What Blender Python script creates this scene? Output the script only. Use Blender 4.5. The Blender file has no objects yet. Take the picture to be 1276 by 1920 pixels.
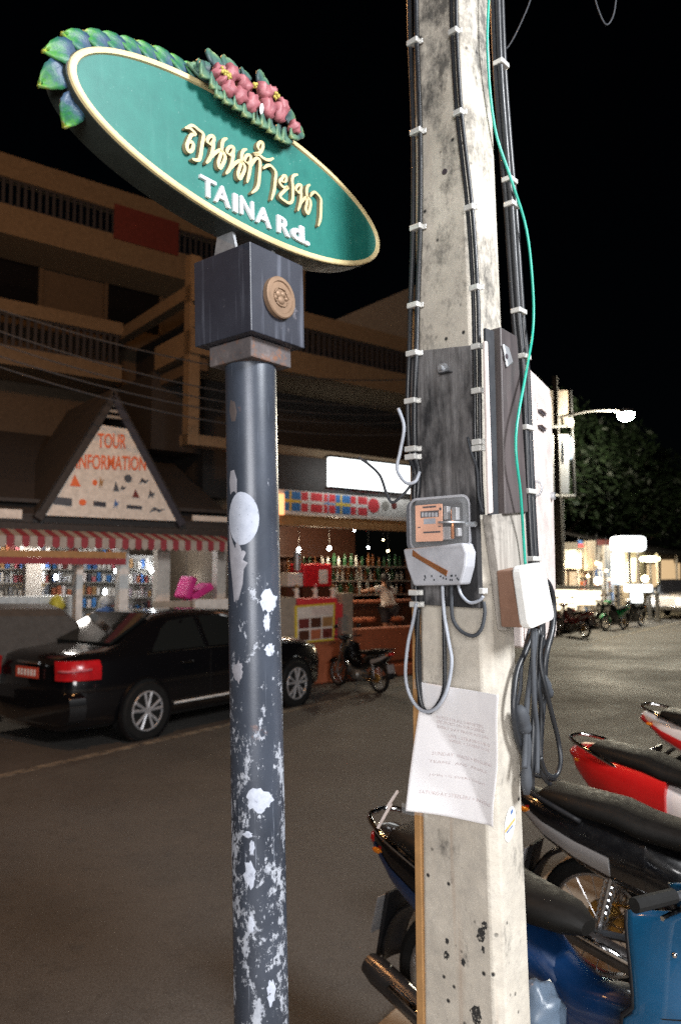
import bpy, bmesh, math, random
from mathutils import Vector as V, Matrix, noise
random.seed(7)
SC = bpy.context.scene
COL = SC.collection
# ------------------------------------------------------------------ camera, sky, light, exposure
FPX, HOR = 1440.0, 1080.0                     # focal length and horizon row in photograph pixels (1276 x 1920)
PITCH = math.atan((HOR - 960) / FPX)
CAM = V((0, 0, 1.75))
cd = bpy.data.cameras.new('camera')
cd.sensor_fit = 'VERTICAL'; cd.sensor_height = 24; cd.lens = 24 * FPX / 1920
cd.clip_start = .05; cd.clip_end = 600
cd.dof.use_dof = True; cd.dof.focus_distance = 1.66; cd.dof.aperture_fstop = 2.9
co = bpy.data.objects.new('camera', cd); COL.objects.link(co)
co.location = CAM; co.rotation_euler = (math.pi / 2 + PITCH, 0, 0)
SC.camera = co
W = bpy.data.worlds.new('World'); SC.world = W; W.use_nodes = True
wn = W.node_tree.nodes; bg = wn['Background']
sky = wn.new('ShaderNodeTexSky'); sky.sky_type = 'NISHITA'; sky.sun_disc = False
sky.sun_elevation = math.radians(35); sky.sun_rotation = math.radians(150)
W.node_tree.links.new(sky.outputs[0], bg.inputs[0]); bg.inputs[1].default_value = .00022
def lamp(name, kind, loc, power, col, radius=.1, aim=None, **k):
    l = bpy.data.lights.new(name, kind); l.energy = power; l.color = col
    if kind == 'SUN': l.angle = radius
    elif kind == 'AREA': l.size = radius
    else: l.shadow_soft_size = radius
    for a, b in k.items(): setattr(l, a, b)
    o = bpy.data.objects.new(name, l); COL.objects.link(o); o.location = loc
    if aim is not None: o.rotation_euler = (V(aim) - V(loc)).to_track_quat('-Z', 'Y').to_euler()
    return o
lamp('moon', 'SUN', (0, 0, 30), .004, (.75, .85, 1), .01, aim=(-15, 26, 0))
lamp('shop_floodlight', 'SPOT', (3.5, -.8, 4.7), 2250, (.96, .98, 1), .75, aim=(.3, 1.9, 1.5), spot_size=math.radians(95), spot_blend=.6)
lamp('shop_front_light', 'AREA', (-.4, -3.4, 2.3), 285, (1, .98, .97), 2.2, aim=(.2, 1.7, 1.7))  # unseen soft fill added behind the camera, standing for a lit shop front
lamp('sodium_street_light', 'POINT', (-7.5, 4.5, 7.0), 150, (1, .5, .2), .25)
lamp('sodium_street_light', 'POINT', (-2.2, 5.2, 7.0), 620, (1, .48, .18), .25)
SC.view_settings.view_transform = 'Standard'; SC.view_settings.look = 'None'
SC.view_settings.exposure = 0; SC.view_settings.gamma = 1
SC.render.engine = 'CYCLES'
SC.cycles.use_denoising = False
SC.cycles.sample_clamp_indirect = 3
SC.cycles.max_bounces = 6
# ------------------------------------------------------------------ geometry helpers
F_ = V((0, math.cos(PITCH), math.sin(PITCH))); U_ = V((0, -math.sin(PITCH), math.cos(PITCH)))
def ray(u, v): return V((1, 0, 0)) * ((u - 638) / FPX) + U_ * ((960 - v) / FPX) + F_
def hit(u, v, P, n):
    d = ray(u, v); return CAM + d * ((V(P) - CAM).dot(n) / d.dot(n))
def aty(u, v, Y): return hit(u, v, (0, Y, 0), V((0, 1, 0)))
def onz(u, v, z): return hit(u, v, (0, 0, z), V((0, 0, 1)))
INV = {}
def tag(o, label, cat, group=None, kind=None):
    if label: o['label'] = label
    if cat: o['category'] = cat
    if group: o['group'] = group
    if kind: o['kind'] = kind
    return o
def thing(name, label, cat, loc=(0, 0, 0), M=None, group=None):
    o = bpy.data.objects.new(name, None); COL.objects.link(o)
    m = M if M is not None else Matrix.Translation(V(loc))
    o.matrix_world = m; o.empty_display_size = .1
    INV[o.name] = m.inverted()
    return tag(o, label, cat, group)
def frame(x, y, z, o):
    m = Matrix.Identity(4)
    for i, a in enumerate((x, y, z)):
        for r in range(3): m[r][i] = a[r]
    for r in range(3): m[r][3] = o[r]
    return m
class MB:
    def __init__(s): s.v = []; s.f = []; s.uv = {}
    def add(s, vs, fs):
        b = len(s.v); s.v += [V(a) for a in vs]; s.f += [tuple(b + i for i in f) for f in fs]; return s
    def hexa(s, p):                       # p: bottom 4 (ccw), top 4
        return s.add(p, [(3, 2, 1, 0), (4, 5, 6, 7), (0, 1, 5, 4), (1, 2, 6, 5), (2, 3, 7, 6), (3, 0, 4, 7)])
    def box(s, c, d, R=None):
        c = V(c); p = []
        for z in (-.5, .5):
            for x, y in ((-.5, -.5), (.5, -.5), (.5, .5), (-.5, .5)):
                q = V((x * d[0], y * d[1], z * d[2])); p.append(c + (R @ q if R else q))
        return s.hexa(p)
    def slab(s, quad, n):                 # quad of four points, thickened along vector n
        n = V(n); q = [V(a) for a in quad]
        return s.hexa(q + [a + n for a in q])
    def prism(s, poly, n):
        n = V(n); k = len(poly); q = [V(a) for a in poly]
        return s.add(q + [a + n for a in q], [tuple(range(k))[::-1], tuple(range(k, 2 * k))] + [(i, (i + 1) % k, k + (i + 1) % k, k + i) for i in range(k)])
    def loft(s, secs, caps=True, closed=True):
        k = len(secs[0]); vs = [a for c in secs for a in c]; fs = []
        for i in range(len(secs) - 1):
            for j in range(k if closed else k - 1):
                fs.append((i * k + j, i * k + (j + 1) % k, (i + 1) * k + (j + 1) % k, (i + 1) * k + j))
        if caps and closed: fs += [tuple(range(k))[::-1], tuple((len(secs) - 1) * k + j for j in range(k))]
        return s.add(vs, fs)
    def tube(s, pts, r, n=8, caps=True, flat=1):
        pts = [V(p) for p in pts]; secs = []; ref = None
        for i, p in enumerate(pts):
            t = (pts[min(i + 1, len(pts) - 1)] - pts[max(i - 1, 0)]).normalized()
            if ref is None:
                ref = t.cross(V((0, 0, 1)) if abs(t.z) < .9 else V((1, 0, 0))).normalized()
            ref = (ref - t * ref.dot(t)).normalized(); b = t.cross(ref)
            rr = r[i] if isinstance(r, (list, tuple)) else r
            secs.append([p + (ref * math.cos(a) + b * math.sin(a) * flat) * rr for a in [2 * math.pi * j / n for j in range(n)]])
        return s.loft(secs, caps)
    def lathe(s, prof, n=16, M=None, caps=True):
        M = M or Matrix.Identity(4)
        return s.loft([[M @ V((r * math.cos(a), r * math.sin(a), z)) for a in [2 * math.pi * j / n for j in range(n)]] for r, z in prof], caps)
    def ball(s, c, r, n=12, m=8, R=None):
        r = (r, r, r) if not isinstance(r, (tuple, list)) else r
        c = V(c); secs = []
        for i in range(m + 1):
            a = math.pi * min(max(i / m, .02), .98)
            secs.append([c + (R @ q if R else q) for q in [V((r[0] * math.sin(a) * math.cos(b), r[1] * math.sin(a) * math.sin(b), -r[2] * math.cos(a))) for b in [2 * math.pi * j / n for j in range(n)]]])
        return s.loft(secs)
    def grid(s, fn, nu, nv, uv=False):
        b = len(s.v)
        for i in range(nu + 1):
            for j in range(nv + 1):
                if uv: s.uv[len(s.v)] = (i / nu, j / nv)
                s.v.append(V(fn(i / nu, j / nv)))
        for i in range(nu):
            for j in range(nv):
                a = b + i * (nv + 1) + j; s.f.append((a, a + nv + 1, a + nv + 2, a + 1))
        return s
    def build(s, name, mat, parent=None, smooth=0, bevel=0, solid=0, recalc=True, local=False, label=None, kind=None):
        if parent is not None and not local:
            I = INV[parent.name]; vs = [I @ a for a in s.v]; off = None
        elif parent is None and not local:
            lo = [min(a[i] for a in s.v) for i in range(3)]; hi = [max(a[i] for a in s.v) for i in range(3)]
            off = V(((lo[0] + hi[0]) / 2, (lo[1] + hi[1]) / 2, lo[2])); vs = [a - off for a in s.v]
        else: off = None; vs = s.v
        me = bpy.data.meshes.new(name); me.from_pydata([tuple(a) for a in vs], [], s.f)
        if recalc:
            bm = bmesh.new(); bm.from_mesh(me); bmesh.ops.recalc_face_normals(bm, faces=bm.faces); bm.to_mesh(me); bm.free()
        if s.uv:
            l = me.uv_layers.new(name='UVMap')
            for lp in me.loops: l.data[lp.index].uv = s.uv.get(lp.vertex_index, (0, 0))
        me.materials.append(MT[mat] if isinstance(mat, str) else mat)
        if smooth:
            me.polygons.foreach_set('use_smooth', [True] * len(me.polygons))
            if smooth > 1: me.set_sharp_from_angle(angle=math.radians(smooth))
        o = bpy.data.objects.new(name, me); COL.objects.link(o)
        if parent is not None:
            o.parent = parent
            if parent.name in INV: INV[o.name] = INV[parent.name]
        elif off is not None:
            o.location = off; INV[o.name] = Matrix.Translation(off).inverted()
        if bevel:
            m = o.modifiers.new('bevel', 'BEVEL'); m.width = bevel; m.segments = 2; m.limit_method = 'ANGLE'; m.angle_limit = math.radians(40)
        if solid:
            m = o.modifiers.new('solid', 'SOLIDIFY'); m.thickness = solid; m.offset = 0
        if label: o['label'] = label
        if kind: o['kind'] = kind
        return o
def spline(pts, k=6, closed=False):
    P = [V(p) for p in pts]; n = len(P); out = []
    g = (lambda i: P[i % n]) if closed else (lambda i: P[min(max(i, 0), n - 1)])
    for i in range(n if closed else n - 1):
        a, b, c, d = g(i - 1), g(i), g(i + 1), g(i + 2)
        for j in range(k):
            t = j / k
            out.append(.5 * ((2 * b) + (c - a) * t + (2 * a - 5 * b + 4 * c - d) * t * t + (3 * b - a - 3 * c + d) * t ** 3))
    if not closed: out.append(P[-1].copy())
    return out
def copy_tree(o, parent=None):
    c = o.copy(); COL.objects.link(c); c.parent = parent
    for ch in o.children: copy_tree(ch, c)
    return c
def text_mesh(body, offset=0.0, res=4):
    cu = bpy.data.curves.new('t', 'FONT'); cu.body = body; cu.resolution_u = res; cu.offset = offset
    o = bpy.data.objects.new('t', cu); COL.objects.link(o)
    me = bpy.data.meshes.new_from_object(o.evaluated_get(bpy.context.evaluated_depsgraph_get()))
    vs = [v.co.copy() for v in me.vertices]; fs = [tuple(p.vertices) for p in me.polygons]
    bpy.data.objects.remove(o); bpy.data.curves.remove(cu); bpy.data.meshes.remove(me)
    return vs, fs
def solid_text(mb, body, place, n, offset=.0):     # place(x, y) -> point with x,y in 0..1 of the text's own box; n = thickness vector
    vs, fs = text_mesh(body, offset)
    x0 = min(a.x for a in vs); x1 = max(a.x for a in vs); y0 = min(a.y for a in vs); y1 = max(a.y for a in vs)
    q = [place((a.x - x0) / (x1 - x0), (a.y - y0) / (y1 - y0)) for a in vs]
    n = V(n); k = len(q); edges = {}
    for f in fs:
        for i in range(len(f)):
            e = (f[i], f[(i + 1) % len(f)]); edges[e] = 1
    side = [(b, a, a + k, b + k) for (a, b) in edges if (b, a) not in edges]
    mb.add(q + [a + n for a in q], [f[::-1] for f in fs] + [tuple(i + k for i in f) for f in fs] + side)
    return mb
# ------------------------------------------------------------------ materials
MT = {}
class NT:
    def __init__(s, name):
        s.m = bpy.data.materials.new(name); s.m.use_nodes = True; s.t = s.m.node_tree; s.b = s.t.nodes['Principled BSDF']; MT[name] = s.m
        s.tc = s.t.nodes.new('ShaderNodeTexCoord')
    def n(s, ty, **k):
        x = s.t.nodes.new(ty)
        for a, b in k.items(): setattr(x, a, b)
        return x
    def l(s, a, b): s.t.links.new(a, b)
    def mapped(s, scale=(1, 1, 1), src='Object', rot=(0, 0, 0)):
        m = s.n('ShaderNodeMapping'); m.inputs['Scale'].default_value = scale; m.inputs['Rotation'].default_value = rot
        s.l(s.tc.outputs[src], m.inputs['Vector']); return m.outputs[0]
    def noise(s, scale, detail=5, rough=.6, vec=None, dist=0):
        x = s.n('ShaderNodeTexNoise'); x.inputs['Scale'].default_value = scale; x.inputs['Detail'].default_value = detail
        x.inputs['Roughness'].default_value = rough; x.inputs['Distortion'].default_value = dist
        s.l(vec if vec is not None else s.tc.outputs['Object'], x.inputs['Vector']); return x.outputs['Fac']
    def ramp(s, fac, stops):
        r = s.n('ShaderNodeValToRGB'); e = r.color_ramp.elements
        while len(e) < len(stops): e.new(.5)
        for i, (p, c) in enumerate(stops): e[i].position = p; e[i].color = (*c, 1) if isinstance(c, tuple) else (c, c, c, 1)
        s.l(fac, r.inputs[0]); return r.outputs[0]
    def mix(s, fac, a, b, blend='MIX'):
        x = s.n('ShaderNodeMix', data_type='RGBA', blend_type=blend)
        if isinstance(fac, (int, float)): x.inputs[0].default_value = fac
        else: s.l(fac, x.inputs[0])
        for i, q in ((6, a), (7, b)):
            if isinstance(q, tuple): x.inputs[i].default_value = (*q, 1)
            else: s.l(q, x.inputs[i])
        return x.outputs[2]
    def math(s, op, a, b=0.0):
        x = s.n('ShaderNodeMath', operation=op)
        for i, q in ((0, a), (1, b)):
            if isinstance(q, (int, float)): x.inputs[i].default_value = q
            else: s.l(q, x.inputs[i])
        return x.outputs[0]
    def col(s, c):
        if isinstance(c, tuple): s.b.inputs['Base Color'].default_value = (*c, 1)
        else: s.l(c, s.b.inputs['Base Color'])
    def set(s, **k):
        for a, b in k.items():
            i = s.b.inputs[a.replace('_', ' ')]
            if isinstance(b, (int, float, tuple)): i.default_value = b
            else: s.l(b, i)
        return s
    def bump(s, hgt, strength=.3, dist=.002):
        x = s.n('ShaderNodeBump'); x.inputs['Strength'].default_value = strength; x.inputs['Distance'].default_value = dist
        s.l(hgt, x.inputs['Height']); s.l(x.outputs[0], s.b.inputs['Normal'])
def simple(name, c, rough=.55, metal=0, var=.25, scale=14, bump=.12, spec=.5, coat=0):
    t = NT(name); n = t.noise(scale, 6, .65); d = tuple(a * (1 - var) for a in c); e = tuple(min(1, a * (1 + var * .5)) for a in c)
    t.col(t.ramp(n, [(.3, d), (.7, e)]))
    t.set(Metallic=metal, Coat_Weight=coat); t.b.inputs['Specular IOR Level'].default_value = spec
    t.set(Roughness=t.ramp(t.noise(scale * 2.3, 4), [(.3, max(0, rough - .12)), (.75, min(1, rough + .1))]))
    if bump: t.bump(t.noise(scale * 6, 4), bump, .002)
    return t
def emit(name, c, st):
    t = NT(name); t.col((.8, .8, .8)); t.b.inputs['Emission Color'].default_value = (*c, 1); t.b.inputs['Emission Strength'].default_value = st
    return t
for nm, c, r, me in [
    ('black_cable', (.018, .02, .024), .42, 0), ('grey_cable', (.38, .41, .47), .45, 0), ('green_cable', (.02, .36, .27), .4, 0), ('dusty_cable', (.05, .056, .067), .75, 0),
    ('clip_metal', (.72, .72, .70), .35, .3), ('galvanised', (.5, .52, .55), .45, .7), ('dark_steel', (.05, .053, .06), .5, .2),
    ('rust', (.3, .12, .05), .85, 0), ('plate_grime', (.085, .068, .066), .8, 0), ('batten', (.42, .23, .09), .7, 0),
    ('meter_plastic', (.42, .43, .47), .5, 0), ('label_peach', (.8, .42, .28), .55, 0), ('ink', (.05, .04, .05), .6, 0),
    ('white_box', (.8, .8, .78), .4, 0), ('brown_box', (.22, .12, .08), .6, 0), ('cabinet_paint', (.75, .66, .63), .42, 0),
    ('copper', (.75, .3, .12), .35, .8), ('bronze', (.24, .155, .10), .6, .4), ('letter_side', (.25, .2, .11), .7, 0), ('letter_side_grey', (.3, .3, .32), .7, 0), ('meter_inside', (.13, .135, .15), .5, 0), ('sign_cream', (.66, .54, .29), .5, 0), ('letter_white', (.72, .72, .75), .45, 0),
    ('sign_rim', (.014, .02, .017), .6, 0), ('petal', (.62, .16, .19), .55, 0), ('petal_chip', (.8, .8, .82), .6, 0), ('stamen', (.42, .34, .07), .7, 0), ('dark_leaf', (.05, .12, .085), .6, 0),
    ('tyre', (.012, .012, .012), .8, 0), ('rim_steel', (.45, .45, .46), .3, .9), ('black_plastic', (.015, .015, .017), .45, 0), ('seat_vinyl', (.007, .0065, .006), .62, 0),
    ('chrome', (.75, .75, .76), .14, 1), ('engine_alu', (.28, .28, .27), .45, .7), ('exhaust', (.09, .085, .085), .32, .8), ('gold_metal', (.6, .36, .1), .4, .8), ('brake_red', (.5, .01, .015), .25, 0), ('amber', (.8, .25, .02), .25, 0),
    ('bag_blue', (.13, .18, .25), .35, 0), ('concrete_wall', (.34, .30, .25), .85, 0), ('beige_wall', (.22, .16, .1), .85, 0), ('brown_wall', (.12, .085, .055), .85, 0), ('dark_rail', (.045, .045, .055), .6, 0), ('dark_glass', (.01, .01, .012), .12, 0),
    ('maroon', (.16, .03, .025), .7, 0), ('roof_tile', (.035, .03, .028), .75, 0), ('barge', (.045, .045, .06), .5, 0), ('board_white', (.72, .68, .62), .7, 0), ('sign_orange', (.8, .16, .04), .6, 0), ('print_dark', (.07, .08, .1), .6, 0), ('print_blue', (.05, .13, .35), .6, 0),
    ('awning_red', (.27, .035, .05), .75, 0), ('awning_white', (.36, .33, .30), .75, 0), ('awning_yellow', (.36, .2, .08), .75, 0), ('pillar_cream', (.62, .56, .5), .7, 0), ('white_paint', (.72, .72, .70), .6, 0),
    ('wood_dark', (.09, .035, .02), .45, 0), ('terracotta', (.42, .13, .06), .8, 0), ('flag_red', (.68, .05, .06), .7, 0), ('flag_blue', (.05, .2, .5), .7, 0), ('flag_yellow', (.8, .55, .08), .7, 0), ('flag_white', (.78, .74, .7), .7, 0),
    ('cooler_red', (.6, .02, .03), .35, 0), ('pink', (.75, .03, .25), .6, 0), ('bottle_green', (.03, .09, .04), .15, 0), ('bottle_brown', (.16, .06, .02), .15, 0), ('bottle_clear', (.55, .55, .5), .15, 0), ('yellow_paint', (.75, .6, .06), .6, 0),
    ('skin', (.42, .22, .14), .6, 0), ('cloth_white', (.7, .66, .64), .85, 0), ('cloth_dark', (.03, .03, .04), .85, 0), ('hair', (.012, .01, .01), .5, 0), ('tarp', (.065, .06, .055), .8, 0), ('kerb_stone', (.36, .31, .24), .9, 0), ('wood_grey', (.3, .28, .25), .85, 0),
    ('car_trim', (.5, .5, .5), .2, 1), ('plate_red', (.5, .06, .03), .5, 0), ('lens_clear', (.6, .6, .6), .1, 0), ('bark', (.07, .05, .035), .9, 0), ('silver_paint', (.5, .5, .52), .35, .5), ('sticker_orange', (.8, .42, .15), .5, 0), ('paper_ink', (.58, .5, .5), .8, 0)]:
    simple(nm, c, r, me, spec=.2 if nm in ('seat_vinyl', 'black_plastic', 'tyre') else .5)
for nm, c in [('paint_blue', (.004, .026, .09)), ('paint_red', (.55, .012, .012)), ('paint_white', (.72, .66, .64)), ('paint_black', (.005, .005, .006)), ('paint_green', (.015, .3, .1)), ('paint_maroon', (.16, .02, .02)), ('paint_teal', (.007, .085, .2)), ('paint_silver', (.30, .29, .29))]:
    t = NT(nm); t.col(t.ramp(t.noise(9, 5), [(.3, tuple(a * .85 for a in c)), (.7, c)])); t.set(Coat_Weight=.8, Coat_Roughness=.06, Roughness=t.ramp(t.noise(30, 5), [(.35, .25), (.7, .42)]))
t = NT('car_black'); t.col((.004, .004, .005)); t.set(Roughness=.3, Coat_Weight=1.0, Coat_Roughness=.03); t.b.inputs['Specular IOR Level'].default_value = .15
for nm, c, st in [('lightbox_white', (.95, 1, 1), 3), ('bulb_white', (.9, .97, 1), 60), ('bulb_warm', (1, .72, .38), 30), ('bulb_orange', (1, .5, .15), 22), ('street_globe', (.78, 1, .86), 130), ('stall_glow', (1, .82, .55), 3), ('lightbox_blue', (.6, .8, 1), 1.3), ('glow_orange', (1, .33, .1), 2.2), ('window_warm', (1, .68, .36), .75), ('tube_white', (.9, .95, 1), 14), ('head_light', (1, .95, .85), 12), ('lamp_yellow', (1, .95, .55), 9)]:
    emit(nm, c, st)
# glass of the meter cover
t = NT('clear_cover'); t.col((.93, .95, .96)); t.set(Roughness=.06, Transmission_Weight=.0, Alpha=.07); t.b.inputs['Specular IOR Level'].default_value = .9
t = NT('car_glass'); t.col((.012, .014, .014)); t.set(Roughness=.05)
# enamel face of the sign: slightly faded, streaks below the letters, dust
t = NT('sign_green'); a = t.noise(26, 6, .7); st = t.noise(9, 5, .6, t.mapped((9, 9, .9)))
c = t.ramp(a, [(.25, (.008, .115, .098)), (.75, (.016, .16, .132))]); c = t.mix(t.ramp(st, [(.56, 0.0), (.8, .10)]), c, (.14, .32, .29))
c = t.mix(t.ramp(t.noise(160, 2), [(.70, 0.0), (.78, .5)]), c, (.32, .45, .42)); t.col(c); t.set(Roughness=.45); t.bump(t.noise(120, 3), .05, .001)
# painted carved leaf: blue-grey base, green blade, yellow tip
t = NT('painted_leaf'); x = t.n('ShaderNodeSeparateXYZ'); t.l(t.tc.outputs['UV'], x.inputs[0]); nz = t.noise(60, 4)
k = t.math('ADD', x.outputs[0], t.math('MULTIPLY', t.math('SUBTRACT', nz, .5), .55))
c = t.ramp(k, [(.05, (.02, .035, .07)), (.42, (.022, .06, .11)), (.66, (.015, .15, .04)), (.9, (.08, .27, .03)), (1.0, (.40, .37, .03))])
t.col(t.mix(t.ramp(t.noise(140, 4), [(.4, 0.0), (.72, .5)]), c, (.05, .09, .16))); t.set(Roughness=.5); t.bump(t.noise(170, 3), .3, .003)
# peeling black paint on the sign post: bare primer in blotches, more towards the ground, plus scratches and streaks
t = NT('post_paint'); v1 = t.mapped((1, 1, .55)); x = t.n('ShaderNodeSeparateXYZ'); t.l(t.tc.outputs['Object'], x.inputs[0])
low = t.n('ShaderNodeMapRange'); low.inputs['From Min'].default_value = 2.15; low.inputs['From Max'].default_value = 1.25; low.inputs['To Min'].default_value = -.09; low.inputs['To Max'].default_value = .048; t.l(x.outputs[2], low.inputs[0])
n1 = t.noise(17, 10, .72, v1, .5); n2 = t.noise(85, 7, .75, t.mapped((1, 1, .7)))
k = t.math('ADD', t.math('ADD', t.math('MULTIPLY', n1, .60), t.math('MULTIPLY', n2, .46)), low.outputs[0])
bare = t.ramp(k, [(.590, 0.0), (.612, 1.0)])
scr = t.ramp(t.noise(120, 4, .6, t.mapped((1.6, 1.6, .05))), [(.64, 0.0), (.70, 1.0)])
scr = t.math('MULTIPLY', scr, t.ramp(low.outputs[0], [(0, .25), (.05, .75)]))
base = t.ramp(t.noise(7, 6, .6, t.mapped((1, 1, .5))), [(.3, (.022, .027, .038)), (.7, (.062, .074, .1))])
prim = t.ramp(t.noise(40, 5), [(.3, (.24, .26, .31)), (.7, (.44, .47, .53))])
c = t.mix(t.math('MULTIPLY', scr, .55), base, (.4, .45, .55)); c = t.mix(bare, c, prim)
rst = t.ramp(t.noise(11, 6, .6), [(.70, 0.0), (.76, .7)]); c = t.mix(rst, c, (.23, .12, .09))
t.col(c); t.set(Roughness=t.mix(bare, (.34, .34, .34), (.75, .75, .75)), Metallic=.15); t.bump(t.math('ADD', t.math('MULTIPLY', bare, -1.0), t.math('MULTIPLY', n2, .3)), .5, .0012)
t = NT('cap_paint'); k = t.noise(11, 7, .7); c = t.ramp(t.noise(5, 5), [(.3, (.016, .018, .028)), (.7, (.034, .038, .053))])
c = t.mix(t.ramp(k, [(.64, 0.0), (.70, .8)]), c, (.17, .16, .18)); c = t.mix(t.ramp(t.noise(60, 3, .5, t.mapped((1, 1, .06))), [(.55, 0.0), (.8, .4)]), c, (.22, .24, .3)); t.col(c); t.set(Roughness=.45); t.bump(t.noise(60, 4), .2, .001)
# weathered concrete: mottled, black mould blooms, pits, rust streaks
t = NT('pole_concrete'); n1 = t.noise(6, 8, .6); n2 = t.noise(38, 8, .7); x = t.n('ShaderNodeSeparateXYZ'); t.l(t.tc.outputs['Object'], x.inputs[0])
c = t.ramp(n1, [(.3, (.40, .365, .31)), (.7, (.60, .555, .48))]); c = t.mix(t.ramp(n2, [(.42, 0.0), (.8, .45)]), c, (.22, .21, .2))
hi = t.n('ShaderNodeMapRange'); hi.inputs['From Min'].default_value = 1.7; hi.inputs['From Max'].default_value = 2.5; hi.inputs['To Min'].default_value = 0; hi.inputs['To Max'].default_value = .11; t.l(x.outputs[2], hi.inputs[0])
mould = t.math('ADD', t.noise(8.5, 10, .78, t.mapped((1, 1, .6))), hi.outputs[0]); c = t.mix(t.ramp(mould, [(.58, 0.0), (.72, .85)]), c, (.03, .03, .03))
str_ = t.noise(30, 4, .5, t.mapped((1, 1, .05))); c = t.mix(t.ramp(str_, [(.60, 0.0), (.78, .4)]), c, (.3, .17, .09))
vor = t.n('ShaderNodeTexVoronoi'); vor.inputs['Scale'].default_value = 34; t.l(t.tc.outputs['Object'], vor.inputs['Vector'])
pit = t.math('MULTIPLY', t.ramp(vor.outputs['Distance'], [(.10, 1.0), (.2, 0.0)]), t.ramp(t.noise(7, 3), [(.5, 0.0), (.58, 1.0)])); c = t.mix(pit, c, (.02, .02, .02))
t.col(c); t.set(Roughness=.9); t.bump(t.math('SUBTRACT', t.noise(55, 8, .7), pit), .5, .004)
# old black-stained timber
t = NT('stained_board'); g = t.noise(60, 6, .7, t.mapped((1, 1, .07))); s2 = t.noise(7, 8, .7, t.mapped((1, 1, .35)))
c = t.ramp(g, [(.3, (.06, .055, .055)), (.7, (.24, .235, .24))]); t.col(t.mix(t.ramp(s2, [(.40, 0.0), (.56, .97)]), c, (.010, .010, .012))); t.set(Roughness=.8); t.bump(g, .5, .003)
t = NT('grey_plank'); g = t.noise(70, 6, .7, t.mapped((1, 1, .06))); s2 = t.noise(9, 8, .7)
c = t.ramp(g, [(.3, (.2, .18, .16)), (.7, (.44, .41, .37))]); t.col(t.mix(t.ramp(s2, [(.52, 0.0), (.7, .9)]), c, (.03, .028, .026))); t.set(Roughness=.85); t.bump(g, .5, .003)
t = NT('trunking'); g = t.noise(30, 6, .6, t.mapped((1, 1, .12))); t.col(t.ramp(g, [(.3, (.045, .04, .042)), (.75, (.12, .10, .1))])); t.set(Roughness=.4); t.bump(g, .2, .002)
t = NT('paper'); t.col(t.ramp(t.noise(12, 5), [(.3, (.80, .79, .82)), (.7, (.88, .87, .89))])); t.set(Roughness=.75); t.bump(t.noise(25, 3), .12, .002)
# asphalt
t = NT('asphalt'); n1 = t.noise(.5, 8, .65); n2 = t.noise(90, 3); c = t.ramp(n1, [(.3, (.042, .034, .026)), (.7, (.088, .072, .055))])
c = t.mix(t.ramp(t.noise(1.1, 8, .72), [(.50, 0.0), (.60, .6)]), c, (.04, .034, .028)); c = t.mix(t.ramp(t.noise(4.5, 6, .7), [(.60, 0.0), (.66, .6)]), c, (.025, .022, .02)); c = t.mix(.5, c, t.ramp(n2, [(.3, .014), (.75, .135)])); c = t.mix(t.ramp(t.noise(14, 7, .75), [(.52, 0.0), (.7, .6)]), c, (.035, .03, .026)); crk = t.n('ShaderNodeTexVoronoi', feature='DISTANCE_TO_EDGE'); crk.inputs['Scale'].default_value = .22; wv = t.n('ShaderNodeTexNoise'); wv.inputs['Scale'].default_value = 1.6; wv.inputs['Detail'].default_value = 6; t.l(t.tc.outputs['Object'], wv.inputs['Vector']); wa = t.n('ShaderNodeVectorMath', operation='MULTIPLY_ADD'); wa.inputs[1].default_value = (2.2, 2.2, 2.2); t.l(wv.outputs['Color'], wa.inputs[0]); t.l(t.tc.outputs['Object'], wa.inputs[2]); t.l(wa.outputs[0], crk.inputs['Vector']); c = t.mix(t.math('MULTIPLY', t.ramp(crk.outputs['Distance'], [(.002, .45), (.006, 0.0)]), t.ramp(t.noise(.9, 4), [(.45, 0.0), (.6, 1.0)])), c, (.03, .026, .022)); t.col(c); t.set(Roughness=t.ramp(n1, [(.3, .6), (.7, .85)])); t.bump(n2, .6, .006)
t = NT('pavement_concrete'); c = t.ramp(t.noise(1.6, 8, .65), [(.3, (.16, .13, .10)), (.7, (.27, .23, .18))]); t.col(t.mix(t.ramp(t.noise(5, 8, .7), [(.55, 0.0), (.7, .6)]), c, (.07, .06, .05))); t.set(Roughness=.88); t.bump(t.noise(60, 5), .4, .004)
t = NT('road_paint'); t.col((.36, .31, .24)); t.set(Roughness=.8, Alpha=t.ramp(t.noise(7, 8, .75), [(.42, 0.0), (.62, .55)]))
t = NT('foliage'); c = t.ramp(t.noise(1.3, 4), [(.3, (.006, .014, .005)), (.7, (.015, .03, .010))]); t.col(c); t.set(Roughness=.55, Transmission_Weight=0.0)

t = NT('dark_leaf_paint'); x = t.n('ShaderNodeSeparateXYZ'); t.l(t.tc.outputs['UV'], x.inputs[0]); k = t.math('ADD', x.outputs[0], t.math('MULTIPLY', t.math('SUBTRACT', t.noise(70, 4), .5), .7))
t.col(t.ramp(k, [(.1, (.03, .05, .06)), (.5, (.045, .12, .095)), (.9, (.10, .19, .10)), (1.0, (.2, .24, .1))])); t.set(Roughness=.55); t.bump(t.noise(120, 3), .35, .003)
t = NT('petal_paint'); c = t.ramp(t.noise(45, 5, .6), [(.3, (.20, .05, .065)), (.62, (.34, .115, .13)), (.8, (.5, .3, .29))]); t.col(c); t.set(Roughness=.55); t.bump(t.noise(150, 3), .25, .002)

t = NT('rusty_plate'); c = t.ramp(t.noise(22, 7, .7), [(.3, (.05, .045, .05)), (.6, (.10, .085, .085)), (.78, (.2, .17, .17))]); t.col(t.mix(t.ramp(t.noise(16, 7, .75), [(.54, 0.0), (.66, .9)]), c, (.19, .075, .03))); t.set(Roughness=.85); t.bump(t.noise(70, 5), .5, .002)

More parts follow.
